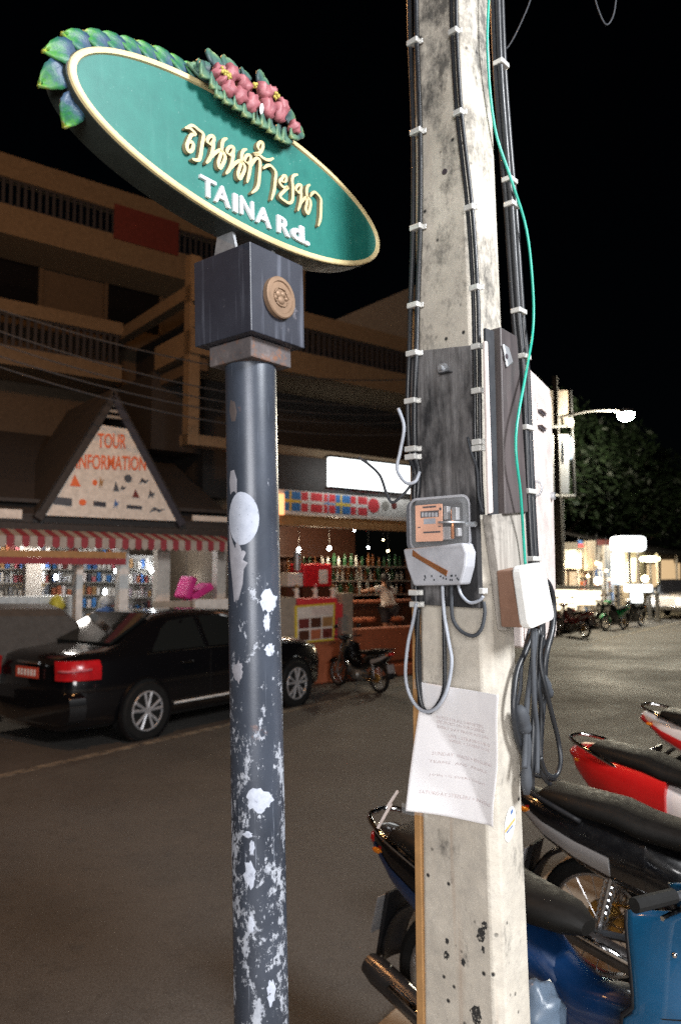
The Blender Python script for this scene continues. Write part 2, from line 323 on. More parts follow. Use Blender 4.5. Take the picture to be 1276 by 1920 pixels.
t = NT('tar'); t.col((.03, .03, .03)); t.set(Roughness=.8, Alpha=t.ramp(t.noise(130, 5, .7), [(.42, 0.0), (.52, .9)]))
# ------------------------------------------------------------------ ground
D = V((.575, .818, 0)).normalized(); N = V((-D.y, D.x, 0))       # along the road, across it (away from the camera)
ZR = -.12
def G(s, a, z): q = N * s + D * a; return V((q.x, q.y, z))
UP = V((0, 0, 1))
MB().hexa([V((-260, -90, ZR - .6)), V((300, -90, ZR - .6)), V((300, 420, ZR - .6)), V((-260, 420, ZR - .6)), V((-260, -90, ZR)), V((300, -90, ZR)), V((300, 420, ZR)), V((-260, 420, ZR))]).build('road', 'asphalt')['kind'] = 'structure'
pv = MB().hexa([G(-30, -60, ZR - .1), G(1.57, -60, ZR - .1), G(1.57, 90, ZR - .1), G(-30, 90, ZR - .1), G(-30, -60, 0), G(1.57, -60, 0), G(1.57, 90, 0), G(-30, 90, 0)]).build('pavement', 'pavement_concrete'); pv['kind'] = 'structure'
kb = MB(); a = -4.0; first = None
for i in range(26):
    q = MB().hexa([G(1.57, a, ZR - .1), G(1.72, a, ZR - .1), G(1.72, a + .97, ZR - .1), G(1.57, a + .97, ZR - .1), G(1.575, a, .012), G(1.70, a, .008), G(1.70, a + .97, .008), G(1.575, a + .97, .012)])
    o = q.build('kerb_stone', 'kerb_stone', pv, bevel=.012); a += .98
rp = [MB().hexa([G(6.78, x, ZR + .001), G(6.90, x, ZR + .001), G(6.90, x + 22, ZR + .001), G(6.78, x + 22, ZR + .001), G(6.78, x, ZR + .004), G(6.90, x, ZR + .004), G(6.90, x + 22, ZR + .004), G(6.78, x + 22, ZR + .004)]) for x in (-2, 20.5)]
for q in rp: q.build('edge_line', 'road_paint')['kind'] = 'structure'
# ------------------------------------------------------------------ street name sign
lean = .026
su = V((-lean, 0, 1)).normalized(); s1 = V((1102 / 1440, 1, 0)).normalized(); s1 = (s1 - su * s1.dot(su)).normalized(); s2 = s1.cross(su)     # along the board, its front normal
SB = V((-.1419, 1.675, 0))
SM = frame(s1, -s2, su, SB)
S = thing('street_name_sign', 'green oval street name sign TAINA Rd. on a peeling black post', 'street sign', M=SM)
def sp(x, y, z): return SM @ V((x, -y, z))          # x along board, y out of its front, z up the post
def sh(u, v, off): return hit(u, v, SB + s2 * off, s2)
def sl(u, v, off): q = SM.inverted() @ sh(u, v, off); return q.x, q.z
m = MB(); m.lathe([(.0565, -.05), (.0565, 2.214)], 40, SM); post = m.build('post', 'post_paint', S, smooth=40)
# round pale scar left by an old sticker and big bare patches on the post, each its own thin flake with a shape
def flake(u0, v0, pts, name='paint_scar', mat='prim'):
    secs = []
    ring = []
    for (du, dv) in pts:
        d = ray(u0 + du, v0 + dv); o = CAM - SB
        # intersect with the post cylinder
        ax = su; dd = d - ax * d.dot(ax); oo = o - ax * o.dot(ax); A = dd.dot(dd); B = 2 * dd.dot(oo); C = oo.dot(oo) - .0567 ** 2
        disc = max(B * B - 4 * A * C, 0); tt = (-B - math.sqrt(disc)) / (2 * A); ring.append(CAM + d * tt)
    c = sum(ring, V()) / len(ring); cc = SB + su * (c - SB).dot(su); c = cc + (c - cc).normalized() * .0572
    k = len(ring); lv = 6; rows = []
    for l_ in range(lv):
        row = []
        for q in ring:
            w = q.lerp(c, l_ / lv); ww = SB + su * (w - SB).dot(su); row.append(ww + (w - ww).normalized() * (.0567 + .0004 * min(1, l_ / 2)))
        rows.append(row)
    m = MB(); m.add([p for r_ in rows for p in r_] + [c], [(l_ * k + i, l_ * k + (i + 1) % k, (l_ + 1) * k + (i + 1) % k, (l_ + 1) * k + i) for l_ in range(lv - 1) for i in range(k)] + [((lv - 1) * k + i, (lv - 1) * k + (i + 1) % k, lv * k) for i in range(k)])
    return m.build(name, mat, S, smooth=1)
t = NT('prim'); t.col(t.ramp(t.noise(80, 6, .7), [(.30, (.07, .08, .11)), (.40, (.36, .39, .47)), (.8, (.5, .54, .62))])); t.set(Roughness=.7)
t = NT('prim_plain'); t.col(t.mix(t.ramp(t.noise(170, 4, .7), [(.64, 0.0), (.68, .8)]), t.ramp(t.noise(30, 5), [(.3, (.30, .33, .40)), (.7, (.42, .45, .53))]), (.07, .08, .1))); t.set(Roughness=.7)
t = NT('prim_grey'); t.col(t.ramp(t.noise(30, 6, .7), [(.3, (.20, .20, .23)), (.7, (.33, .33, .37))])); t.set(Roughness=.7)
rr = random.Random(3)
flake(451, 972, [(35 * math.cos(a) * (1 if math.cos(a) > 0 else .62), 50 * math.sin(a)) for a in [i * math.pi / 12 for i in range(24)]], mat='prim_plain')
flake(443, 1045, [(-14, -60), (2, -40), (18, -8), (12, 5), (22, 10), (14, 22), (12, 50), (4, 80), (-4, 84), (-8, 40), (-12, 0)], mat='prim_grey')
flake(436, 905, [(-4, -22), (3, -24), (8, -6), (8, 20), (-4, 22), (-6, 0)], mat='prim_grey')
flake(436, 770, [(-4, -20), (4, -17), (8, 2), (5, 20), (-2, 20), (-6, 0)], mat='plate_grime')
def blob(rx, ry, n=22, j=.3):
    return [(rx * math.cos(a) * (1 + rr.uniform(-j, j)), ry * math.sin(a) * (1 + rr.uniform(-j, j))) for a in [2 * math.pi * i / n for i in range(n)]]
flake(504, 1128, blob(15, 20)); flake(500, 1165, blob(6, 16)); flake(506, 1218, blob(9, 12))
flake(446, 1260, blob(9, 20), mat='prim_grey'); flake(486, 1500, blob(24, 20)); flake(468, 1640, blob(11, 25)); flake(465, 1565, blob(9, 6)); flake(472, 1590, blob(5, 15)); flake(470, 1735, blob(6, 15)); flake(508, 1860, blob(8, 24))
m = MB(); 
for z0, z1, w in ((2.212, 2.257, .064),): m.hexa([sp(-w, -w, z0), sp(w, -w, z0), sp(w, w, z0), sp(-w, w, z0), sp(-w, -w, z1), sp(w, -w, z1), sp(w, w, z1), sp(-w, w, z1)])
m.build('collar_plate', 'rusty_plate', S, bevel=.003)
w = .086; m = MB(); m.hexa([sp(-w, -w, 2.2575), sp(w, -w, 2.2575), sp(w, w, 2.2575), sp(-w, w, 2.2575), sp(-w, -w, 2.449), sp(w, -w, 2.449), sp(w, w, 2.449), sp(-w, w, 2.449)])
cap = m.build('post_cap', 'cap_paint', S, bevel=.002)
m = MB(); m.hexa([sp(-.05, -.085, 2.4495), sp(.10, -.085, 2.4495), sp(.10, .03, 2.4495), sp(-.05, .03, 2.4495), sp(-.05, -.085, 2.456), sp(.10, -.085, 2.456), sp(.10, .03, 2.456), sp(-.05, .03, 2.456)])
m.build('bracket_plate', 'plate_grime', S)
for x in (-.06, .07):
    m = MB(); m.hexa([sp(x, -.05, 2.456), sp(x + .008, -.05, 2.456), sp(x + .008, .02, 2.456), sp(x, .02, 2.456), sp(x, -.03, 2.54), sp(x + .008, -.03, 2.54), sp(x + .008, .0, 2.54), sp(x, .0, 2.54)])
    m.build('bracket', 'galvanised', S)
# medallion
cx, cz = sl(529, 557, .1); MM = SM @ Matrix.Translation((cx, -.0865, cz)) @ Matrix.Rotation(math.pi / 2, 4, 'X')
m = MB(); m.lathe([(.0455, 0), (.0455, .011), (.043, .013), (.036, .013), (.034, .010), (.002, .010)], 36, MM); md = m.build('medallion', 'bronze', cap, smooth=35)
m = MB()
for j, (hx, hz, r) in enumerate([(-.008, .006, .010), (.006, .008, .009), (.0, -.006, .012), (.016, 0, .006), (-.018, -.004, .006)]): m.ball(MM @ V((hx, hz, .010)), (r, .004, r * .8), 10, 6, SM.to_3x3())
for a in range(6): m.tube([MM @ V((.022 * math.cos(a + .3 * k), .02 * math.sin(a + .3 * k), .0115)) for k in range(4)], .0016, 5)
m.build('relief', 'bronze', md, smooth=1)
# board
CXB, CZB, AX, AZ, FR, BK = .0038, 2.6492, .4803, .1460, .03, -.042
def ell(k, y, n=96, dz=0): return [sp(CXB + AX * k * math.cos(a), y, CZB + dz + (AZ - AX * (1 - k)) * math.sin(a)) for a in [2 * math.pi * i / n for i in range(n)]]
m = MB(); m.loft([ell(1, BK), ell(1.004, BK + .01), ell(1.004, FR - .006), ell(.992, FR - .004)]); m.build('board', 'sign_rim', S, smooth=35)
m = MB(); m.loft([ell(.999, FR - .005), ell(.998, FR + .001), ell(.992, FR + .003), ell(.972, FR + .003), ell(.966, FR - .0035)], caps=False); m.build('border', 'sign_cream', S, smooth=35)
m = MB(); r = ell(.968, FR - .0035); m.prism(r, s2 * .002); m.build('enamel_face', 'sign_green', S)
# Thai lettering, raised: pen strokes along traced centre lines
def c1(p): return [(330 + x / 7.975, 220 + y / 7.975) for x, y in p]
def c2(p): return [(460 + x / 7.975, 240 + y / 7.975) for x, y in p]
NN = [[(500, 395), (468, 350), (500, 290), (560, 278), (566, 340), (528, 400), (495, 385)], [(562, 300), (560, 420), (535, 545), (500, 625), (452, 683)], [(490, 640), (560, 555), (650, 490), (700, 512), (738, 590), (705, 690), (658, 758), (635, 680), (660, 590), (685, 500), (690, 400), (715, 335), (770, 315)]]
GL = [c1(s) for s in NN]
letters = [
    [c1([(138, 162), (205, 155), (290, 245), (230, 265), (190, 350), (165, 430), (195, 512), (245, 480), (262, 410), (238, 365), (212, 380)]), c1([(170, 140), (255, 122), (340, 185), (412, 255), (392, 400), (370, 560), (345, 630), (290, 635), (242, 618)])],
    [c1(s) for s in NN],
    [c1([(x + 294, y + 160) for x, y in s]) for s in NN],
    [c1([(1050, 675), (1028, 630), (1060, 568), (1110, 568), (1122, 630), (1090, 690), (1058, 668)]), c1([(1112, 590), (1112, 720), (1092, 860), (1062, 975)]), c1([(1100, 760), (1165, 650), (1215, 608), (1258, 660), (1250, 850), (1222, 1040), (1130, 1132)])],
    [c2([(212, 335), (188, 270), (215, 215), (258, 212), (262, 285), (222, 365), (132, 388), (205, 398), (270, 450), (345, 478), (425, 450)])],
    [c2([(265, 606), (330, 560), (385, 565), (455, 655), (450, 770), (432, 930), (388, 1075)])],
    [c2([(575, 815), (548, 775), (565, 722), (605, 715), (612, 775), (585, 812)]), c2([(560, 730), (515, 795), (535, 850), (585, 890), (640, 882), (575, 945), (520, 1018), (585, 1085), (655, 1120), (705, 1075), (712, 900), (700, 780), (722, 712), (785, 695)])],
    [c2([(775, 945), (755, 905), (788, 852), (832, 852), (832, 915), (800, 962), (770, 935)]), c2([(832, 870), (836, 1010), (822, 1130), (785, 1235)]), c2([(812, 1160), (860, 1080), (925, 1032), (972, 1090), (968, 1190), (934, 1275), (904, 1220), (918, 1130), (928, 1040), (915, 960), (930, 875), (970, 845)])],
    [c2([(970, 1026), (1000, 975), (1048, 962), (1125, 1052), (1130, 1170), (1122, 1350), (1090, 1465)])]]
LF = .009                                             # how far the letters stand off the enamel
for gi, strokes in enumerate(letters):
    m = MB(); sd_ = MB()
    for k, st in enumerate(strokes):
        y1 = FR + LF + .0005 * k
        P = spline([(*sl(u, v, y1), 0) for u, v in st], 5)
        for j in range(len(P) - 1):                     # drop doubled points
            pass
        Lr, Rr = [], []
        for j, p in enumerate(P):
            tg = (P[min(j + 1, len(P) - 1)] - P[max(j - 1, 0)]); tg = V((tg.x, tg.y, 0)).normalized(); nr = V((-tg.y, tg.x, 0))
            e = min(j, len(P) - 1 - j) / 4; wd = .0030 * (.45 + .55 * min(1, e)) * (1 + .55 * abs(tg.y) ** 2)
            Lr.append(p + nr * wd); Rr.append(p - nr * wd)
        for j in range(len(P) - 1):
            q = [Lr[j], Lr[j + 1], Rr[j + 1], Rr[j]]
            b = len(m.v); m.v += [sp(a.x, FR - .001, a.y) for a in q] + [sp(a.x, y1, a.y) for a in q]
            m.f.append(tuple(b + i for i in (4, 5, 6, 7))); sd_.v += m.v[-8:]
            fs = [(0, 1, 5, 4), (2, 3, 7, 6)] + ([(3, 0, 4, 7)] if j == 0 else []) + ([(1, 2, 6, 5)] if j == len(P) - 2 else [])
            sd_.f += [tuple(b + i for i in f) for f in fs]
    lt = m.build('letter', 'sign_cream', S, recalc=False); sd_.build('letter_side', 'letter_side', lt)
def c6(x, y): return 320 + x / 3.9875, 200 + y / 3.9875
for ch, xl, yl, xr, yr, h in [('T', 225, 645, 345, 706, .041), ('A', 330, 700, 450, 763, .041), ('I', 474, 778, 505, 796, .041), ('N', 526, 797, 626, 846, .041), ('A', 640, 858, 755, 912, .041), ('R', 803, 934, 896, 978, .041), ('d', 903, 982, 1002, 1016, .0405), ('.', 1005, 1030, 1041, 1040, .010)]:
    y1 = FR + .005; x0, z0 = sl(*c6(xl, yl), y1); x1, z1 = sl(*c6(xr, yr), y1); z0 = (z0 + z1) / 2
    m = MB(); solid_text(m, ch, lambda a, b: sp(x0 + (x1 - x0) * a, FR - .002, z0 + h * b), s2 * .007, .034 if ch == 'd' else .014); lt = m.build('letter', 'letter_white', S)
# carved leaves along the upper rim
def leaf(base, tip, wid, nrm, lift, name='leaf', mat='painted_leaf', curl=.25, teeth=5):
    ax = tip - base; L = ax.length; ax.normalize(); sd = nrm.cross(ax).normalized()
    def fn(a, b):
        x = b * 2 - 1; w = wid * (math.sin(math.pi * min(1, a * .86 + .14)) ** .75) * (1 + .12 * (abs(((a * teeth) % 1) - .5) - .25) * abs(x))
        z = lift * math.sin(math.pi * a) * (1 - .5 * x * x) - .35 * wid * (1 - abs(x)) * .5 + curl * wid * abs(x) * .5
        return base + ax * (L * a) + sd * (w * x) + nrm * z
    m = MB(); m.grid(fn, 10, 6, uv=True); return m.build(name, mat, S, smooth=1, solid=.006, recalc=False)
def rim(a, y, out=0): return sp(CXB + (AX + out) * math.cos(a), y, CZB + (AZ + out) * math.sin(a))
angs = [math.radians(x) for x in (194, 176, 161, 151, 142, 135, 128.5, 122.5, 117, 112, 107, 102)]
for i, a in enumerate(angs):
    o = .040 if i < 3 else .039
    d_ = (rim(a, 0, .05) - rim(a, 0)).normalized()
    leaf(rim(a, .012, -.012), rim(a + math.radians((14, 15, 13)[i] if i < 3 else 6), .006 if i > 1 else -.012, o * rr.uniform(.9, 1.12)), .025 if i < 3 else .025, (s2 * .9 + d_ * .3 + s1 * rr.uniform(-.1, .35)).normalized(), .010 + .004 * rr.random())
for i, a in enumerate([math.radians(x) for x in (73, 66, 58, 49, 39, 28, 15, -2)]):
    d_ = (rim(a, 0, .05) - rim(a, 0)).normalized()
    leaf(rim(a, .010, -.010), rim(a - math.radians(8), -.01, .018), .020, (s2 * .75 + d_ * .5).normalized(), .008)
def c3(x, y): return 340 + x / 5.317, 80 + y / 5.317
for bx, by, tx, ty, w in [(330, 240, 285, 80, .024), (500, 330, 425, 130, .026), (640, 360, 605, 268, .016), (780, 430, 820, 335, .024), (250, 300, 120, 200, .024), (280, 380, 60, 200, .016), (220, 330, 172, 165, .016), (1040, 760, 1130, 770, .022), (1110, 880, 1210, 900, .018)]:
    leaf(sh(*c3(bx, by), FR + .012), sh(*c3(tx, ty), FR - .006), w, s2, .006, mat='dark_leaf_paint')
sk = [(200, 330), (300, 440), (350, 530), (430, 590), (530, 650), (620, 720), (720, 790), (800, 830), (870, 880), (950, 950), (1010, 980), (1090, 940)]
for i, (x, y) in enumerate(sk):
    leaf(sh(*c3(x + 40, y - 75), FR + .012), sh(*c3(x - 10, y + 6), FR + .030), .019, s2, .007, mat='dark_leaf_paint', curl=.5)
for x, y, rx, rz, ro in [(365, 290, .013, .019, .7), (395, 370, .012, .016, .6), (465, 455, .020, .020, .5), (495, 310, .017, .022, .6), (620, 420, .021, .017, .3), (580, 535, .016, .022, .7), (700, 600, .018, .025, .5), (820, 490, .020, .018, .5), (860, 650, .020, .025, .2), (895, 500, .014, .014, .4), (975, 690, .019, .027, .3), (1000, 640, .017, .020, .5), (1120, 850, .015, .016, .8)]:
    c = sh(*c3(x, y), FR + .03); R3 = SM.to_3x3() @ Matrix.Rotation(ro, 3, 'Y')
    m = MB(); m.ball(c, (rx, .016, rz), 14, 10, R3)
    for q in m.v:
        d = R3.inverted() @ (q - c); q += R3 @ V((d.x * .25 * math.sin(d.z * 260), -.0045 * math.cos(d.x * 480) * (1 if d.y < 0 else 0), 0))
    m.build('petal', 'petal_paint', S, smooth=1)
for x, y in [(420, 280), (470, 330), (740, 440), (950, 530)]:
    m = MB(); c = sh(*c3(x, y), FR + .045)
    for k in range(9): m.ball(c + s1 * rr.uniform(-.006, .006) + su * rr.uniform(-.006, .006) + s2 * rr.uniform(-.003, .003), .0036, 7, 5)
    m.build('stamen', 'stamen', S, smooth=1)
m = MB(); c = sh(*c3(800, 660), FR + .0485); m.ball(c, (.006, .0025, .014), 10, 6, SM.to_3x3() @ Matrix.Rotation(.2, 3, 'Y')); m.build('paint_chip', 'petal_chip', S, smooth=1)
# ------------------------------------------------------------------ concrete utility pole and what is fixed to it
tF = V((-.737, .676, 0)).normalized(); tR = V((.676, .737, 0)).normalized(); nF = V((-tR.x, -tR.y, 0)); nR = V((-tF.x, -tF.y, 0))
def corner(u, v): return aty(u, v, 1.70)
Cb, Ct = corner(924, 1900), corner(858, 20)
def solveW(C, u, t):
    w = 0
    lo, hi = 0, .6
    for _ in range(40):
        w = (lo + hi) / 2; q = C + t * w - CAM; uu = 638 + FPX * q.x / q.dot(F_)
        if (uu > u) == (t.x < 0): lo = w
        else: hi = w
    return w
Wb, Wt = solveW(Cb, 797, tF), solveW(Ct, 778, tF)
CH = .02
def sect(z):
    k = (z - Cb.z) / (Ct.z - Cb.z); C = Cb.lerp(Ct, k); w = Wb + (Wt - Wb) * k; w2 = .098 + (.088 - .098) * k; ch = CH * (1 - .1 * k)
    A = C; B = C + (tR + (-tF)) * ch; E = B + tR * w2; Fq = E + tR * ch + tF * ch; L = C + tF * w; H = L + tF * ch + tR * ch
    back = L + tR * (w2 + 2 * ch); back2 = back + tF * ch - tR * ch
    for q in (A, B, E, Fq, L, H, back, back2): q.z = z
    return [A, B, E, Fq, back, back2, H, L]
PO = sect(0)
pole = thing('utility_pole', 'weathered concrete utility pole with mould stains and chipped edges', 'utility pole', (sum(PO, V()) / 8))
m = MB(); zs = [-.1 + i * .18 for i in range(42)]
m.loft([sect(z) for z in zs]); m.build('shaft', 'pole_concrete', pole, smooth=20, bevel=.004)
nFp = (Ct - Cb).cross(tF).normalized(); nFp = nFp if nFp.dot(nF) > 0 else -nFp
nRp = tR.cross(Ct - Cb).normalized(); nRp = nRp if nRp.dot(nR) > 0 else -nRp
pR0 = sect(1.5)[1]
def hF(u, v, o=0): return hit(u, v, Cb + nFp * o, nFp)
def hR(u, v, o=0): return hit(u, v, pR0 + nRp * o, nRp)
# step-bolt hole in the shaft
m = MB(); c = hF(833, 322, .001); m.tube([c - nFp * .004, c + nFp * .0015], .007, 12); m.build('bolt_hole', 'ink', pole, label='dark round hole high on the front face')
for u, v, r in [(838, 1765, .006), (836, 1790, .008), (900, 1752, .012), (908, 1735, .007), (893, 1900, .016), (868, 1805, .006), (905, 1780, .005)]:
    c = hF(u, v, .0008); k = 14; ring = [c + tF * math.cos(a) * r * rr.uniform(.5, 1.2) + UP * math.sin(a) * r * rr.uniform(.8, 1.8) for a in [2 * math.pi * i / k for i in range(k)]]
    m = MB(); m.prism(ring, nFp * .0006); m.build('tar_spot', 'tar', pole)
# stained mounting board
q = [hF(778, 662, .002), hF(778, 1132, .002), hF(906, 1140, .002), hF(890, 650, .002)]
m = MB(); m.slab(q, nFp * .018); bd = m.build('mounting_board', 'stained_board', bevel=.002); tag(bd, 'black stained timber board behind the electricity meter', 'board')
m = MB(); c = hF(833, 692, .02); m.tube([c, c + nFp * .012], .0125, 6); m.tube([c + nFp * .012, c + nFp * .02], .006, 8); m.build('bolt', 'galvanised', bd)
m = MB(); c = hF(838, 700, .02); m.box(c + nFp * .0008, (.03, .03, .002), frame(-tF, nFp, UP, (0, 0, 0)).to_3x3()); m.build('washer', 'dark_steel', bd)
# brown batten at the pole's left edge
LB = sect(1.0)[7]
q0, q1 = hit(764, 572, LB + nFp * .004 , nFp), hit(775, 1480, LB + nFp * .004, nFp)
dirb = (q1 - q0) / (q1.z - q0.z)
m = MB(); a0 = q0 + dirb * (2.62 - q0.z); a1 = q0 + dirb * (.0 - q0.z)
m.slab([q0, a1, a1 - tF * .024 + tR * 0, q0 - tF * .012], tR * .03); tag(m.build('wooden_batten', 'batten', bevel=.002), 'long brown batten running down the left edge of the concrete pole', 'batten')
# ---- cables
def cable(name, pts, r, mat, parent=None, n=8, k=5): return MB().tube(spline(pts, k), r, n).build(name, mat, parent, smooth=1)
def clips(parent, where, axis, nn, wid, dep, hgt=.013, mat='clip_metal'):
    for c in where:
        R3 = frame(axis, nn, axis.cross(nn), (0, 0, 0)).to_3x3(); m = MB(); m.box(c + nn * dep * .1, (wid, dep, hgt), R3); m.box(c - nn * dep * .45 + axis * wid * .55, (.010, .004, hgt), R3)
        m.build('clip', mat, parent, bevel=.002)
T1 = thing('cable_run', 'pair of black cables clipped along the left edge of the pole', 'cable', hF(785, 880))
for o in (-7, 6):
    cable('cable', [hF(773 + o, -40, .012), hF(775 + o, 80, .012), hF(781 + o, 248, .012), hF(781 + o, 427, .012), hF(776 + o, 573, .013), hF(774 + o, 663, .03), hF(771 + o, 752, .032), hF(773 + o * .8, 850, .032), hF(781 + o * .5, 885, .034), hF(780 + o * .5, 925, .036), hF(778, 950, .034)], .0062, 'black_cable', T1)
clips(T1, [hF(u, v, o) for u, v, o in ((775, 80, .014), (781, 248, .014), (781, 427, .014), (776, 573, .015), (774, 663, .032), (771, 752, .034), (772, 842, .035), (772, 857, .036))], -tF, nFp, .031, .017)
T2 = thing('cable_run', 'pair of black cables clipped down the middle edge of the pole', 'cable', hF(893, 840))
for o in (-4.5, 4.5):
    cable('cable', [hF(850 + o, -40, .010), hF(851 + o, 60, .010), hF(860 + o, 212, .010), hF(880 + o, 390, .010), hF(890 + o, 540, .010), hF(893 + o, 650, .012), hF(894 + o, 733, .026), hF(895 + o, 835, .026), hF(898 + o * .6, 900, .024), hF(903 + o * .4, 965, .012)], .0048, 'black_cable', T2)
clips(T2, [hF(u, v, o) for u, v, o in ((850, 60, .012), (859, 212, .012), (880, 390, .012), (890, 540, .012), (893, 650, .014), (894, 733, .028), (895, 829, .028), (895, 841, .028))], -tF, nFp, .024, .014)
R0 = sect(1.5)[2] + tR * .02
def hC(u, v, o=0): return hit(u, v, R0 + nRp * o, nRp)
T3 = thing('cable_run', 'thick black cable bundle with white clips on the right side of the pole', 'cable', hC(1000, 1090))
for o, dd in ((-8, .0), (1, .012), (8, 0.003)):
    cable('cable', [hC(930 + o, -40, dd), hC(936 + o, 120, dd), hC(946 + o, 260, dd), hC(953 + o, 342, dd), hC(957 + o, 387, dd), hC(970 + o, 585, dd), hC(978 + o, 670, dd), hC(984 + o, 803, dd), hC(989 + o, 922, dd), hC(996 + o, 1047, dd), hC(1004 + o, 1110, dd), hC(1008 + o, 1180, dd), hC(1006 + o, 1290, dd)], .0078, 'black_cable', T3)
clips(T3, [hC(u, v, .008) for u, v in ((937, 122), (953, 340), (957, 386), (970, 585), (978, 670), (984, 803), (988, 922), (996, 1048))], tR, nRp, .036, .026, .012)
g = cable('green_cable', [hC(918, -40, .03), hC(913, 90, .02), hC(926, 235, .012), hC(957, 335, .024), hC(986, 430, .03), hC(998, 540, .03), hC(998, 620, .03), hC(985, 700, .05), hC(966, 820, .062), hC(975, 925, .055), hC(980, 1000, .04), hC(984, 1062, .035)], .0033, 'green_cable'); tag(g, 'thin green wire snaking down the right side of the pole', 'cable')
g = cable('loose_cable', [hF(746, 766, .05), hF(757, 800, .05), hF(750, 845, .05), hF(744, 880, .052), hF(760, 905, .055), hF(778, 903, .05), hF(786, 885, .04)], .0042, 'grey_cable'); tag(g, 'short grey loose cable end curling left of the meter board', 'cable')
g = cable('loose_cable', [hF(672, 858, .05), hF(690, 870, .05), hF(712, 892, .05), hF(724, 925, .05), hF(735, 942, .05), hF(752, 930, .05), hF(768, 912, .045), hF(780, 890, .04)], .0036, 'dusty_cable'); tag(g, 'dark loose cable sagging in front of the lit white sign', 'cable')
g = cable('loose_cable', [hF(876, 820, .03), hF(884, 850, .034), hF(894, 880, .03), hF(897, 930, .026), hF(905, 960, .02)], .003, 'dusty_cable'); tag(g, 'thin dark wire end on the stained board above the meter', 'cable')
# ---- electricity meter
Rf = frame(-tF, -nFp, (-tF).cross(-nFp), (0, 0, 0)).to_3x3()          # local x right, y into the pole, z up
mc = hF(824, 982, .02); X_, Z_ = -tF, (-tF).cross(-nFp)
def at_m(u, v, o):                                                   # point over the board at height o
    return hF(u, v, .02 + o)
ME = thing('electricity_meter', 'electricity meter with clear cover and peach dial plate on the pole', 'meter', mc - Z_ * .1)
def rrect(u0, v0, u1, v1, o, r, n=5, dv=0):
    a, b, c = at_m(u0, v1, o), at_m(u1, v1 , o), at_m(u0, v0, o); w = (b - a).dot(X_); h = (c - a).dot(Z_); P = []
    for cx_, cy_, a0 in ((w - r, r, -90), (w - r, h - r, 0), (r, h - r, 90), (r, r, 180)):
        for i in range(n + 1):
            an = math.radians(a0 + 90 * i / n); P.append(a + X_ * (cx_ + r * math.cos(an)) + Z_ * (cy_ + r * math.sin(an)))
    return P
m = MB(); back = rrect(771, 940, 884, 1034, .002, .02); m.prism(back, nFp * .018); m.build('back_case', 'meter_inside', ME, smooth=35); m = MB(); m.loft([rrect(769, 936, 882, 1032, .002, .02), rrect(768, 935, 882, 1032, .022, .02), rrect(771, 939, 879, 1029, .0225, .018), rrect(771, 939, 879, 1029, .018, .018)], caps=False); m.build('case_rim', 'meter_plastic', ME, smooth=30)
m = MB(); m.loft([rrect(769, 936, 880, 1030, .02, .02), rrect(768, 935, 878, 1030, .05, .02), rrect(770, 938, 874, 1027, .068, .018), rrect(776, 944, 868, 1020, .073, .014)]); m.build('clear_cover', 'clear_cover', ME, smooth=30)
m = MB(); m.prism(rrect(780, 948, 830, 1016, .045, .002), nFp * .002); dp = m.build('dial_plate', 'label_peach', ME)
for u0, v0, u1, v1, mt in [(788, 959, 822, 971, 'ink'), (794, 973, 816, 983, 'grey_cable'), (792, 950, 817, 953, 'ink'), (793, 997, 825, 1000, 'ink'), (823, 952, 827, 957, 'ink'), (783, 988, 788, 990, 'ink'), (821, 986, 826, 988, 'ink')]:
    m = MB(); m.prism(rrect(u0, v0, u1, v1, .0475, .0004, 1), nFp * .0006); m.build('register_window' if v0 in (959, 973) else 'print_mark', mt, dp)
for k in range(5):
    m = MB(); m.prism(rrect(790 + k * 6.3, 961, 794.4 + k * 6.3, 969, .0483, .0004, 1), nFp * .0006); m.build('digit_wheel', 'meter_plastic', dp)
m = MB(); m.tube([at_m(848, 955, .04), at_m(848, 1010, .04)], .004, 8); m.build('spindle', 'copper', ME, smooth=1)
m = MB(); m.tube([at_m(846, 978, .038), at_m(846, 981, .038)], .03, 20); m.build('disc', 'galvanised', ME, smooth=30)
for u0, v0, u1, v1 in ((838, 950, 845, 975), (853, 952, 862, 976), (836, 988, 850, 1012), (860, 990, 866, 1006)):
    m = MB(); m.prism(rrect(u0, v0, u1, v1, .03, .002, 2), nFp * .014); m.build('coil', 'silver_paint', ME, bevel=.001)
m = MB(); c = at_m(882, 983, .02); m.tube([c - X_ * .01, c + X_ * .012], .006, 8); m.build('seal_screw', 'galvanised', ME, smooth=30)
a = [at_m(u, v, .003) for u, v in ((774, 1030), (886, 1018), (893, 1036), (891, 1062), (882, 1096), (794, 1098), (782, 1066))]
m = MB(); m.prism(a, nFp * .04); m.build('terminal_cover', 'meter_plastic', ME, bevel=.005, label='grey terminal cover with worn print')
m = MB(); a = [at_m(u, v, .045) for u, v in ((774, 1031), (788, 1042), (839, 1070), (836, 1080), (790, 1052), (773, 1042))]; m.prism(a, nFp * .002); m.build('tape_strip', 'copper', ME, label='shiny orange tape strip stuck askew')
rr2 = random.Random(5)
m = MB()
for i in range(16):
    c = at_m(rr2.uniform(795, 860), rr2.uniform(1078, 1088), .0445); m.box(c, (.003, .001, .004), Rf)
m.build('worn_print', 'dusty_cable', ME, kind='stuff')
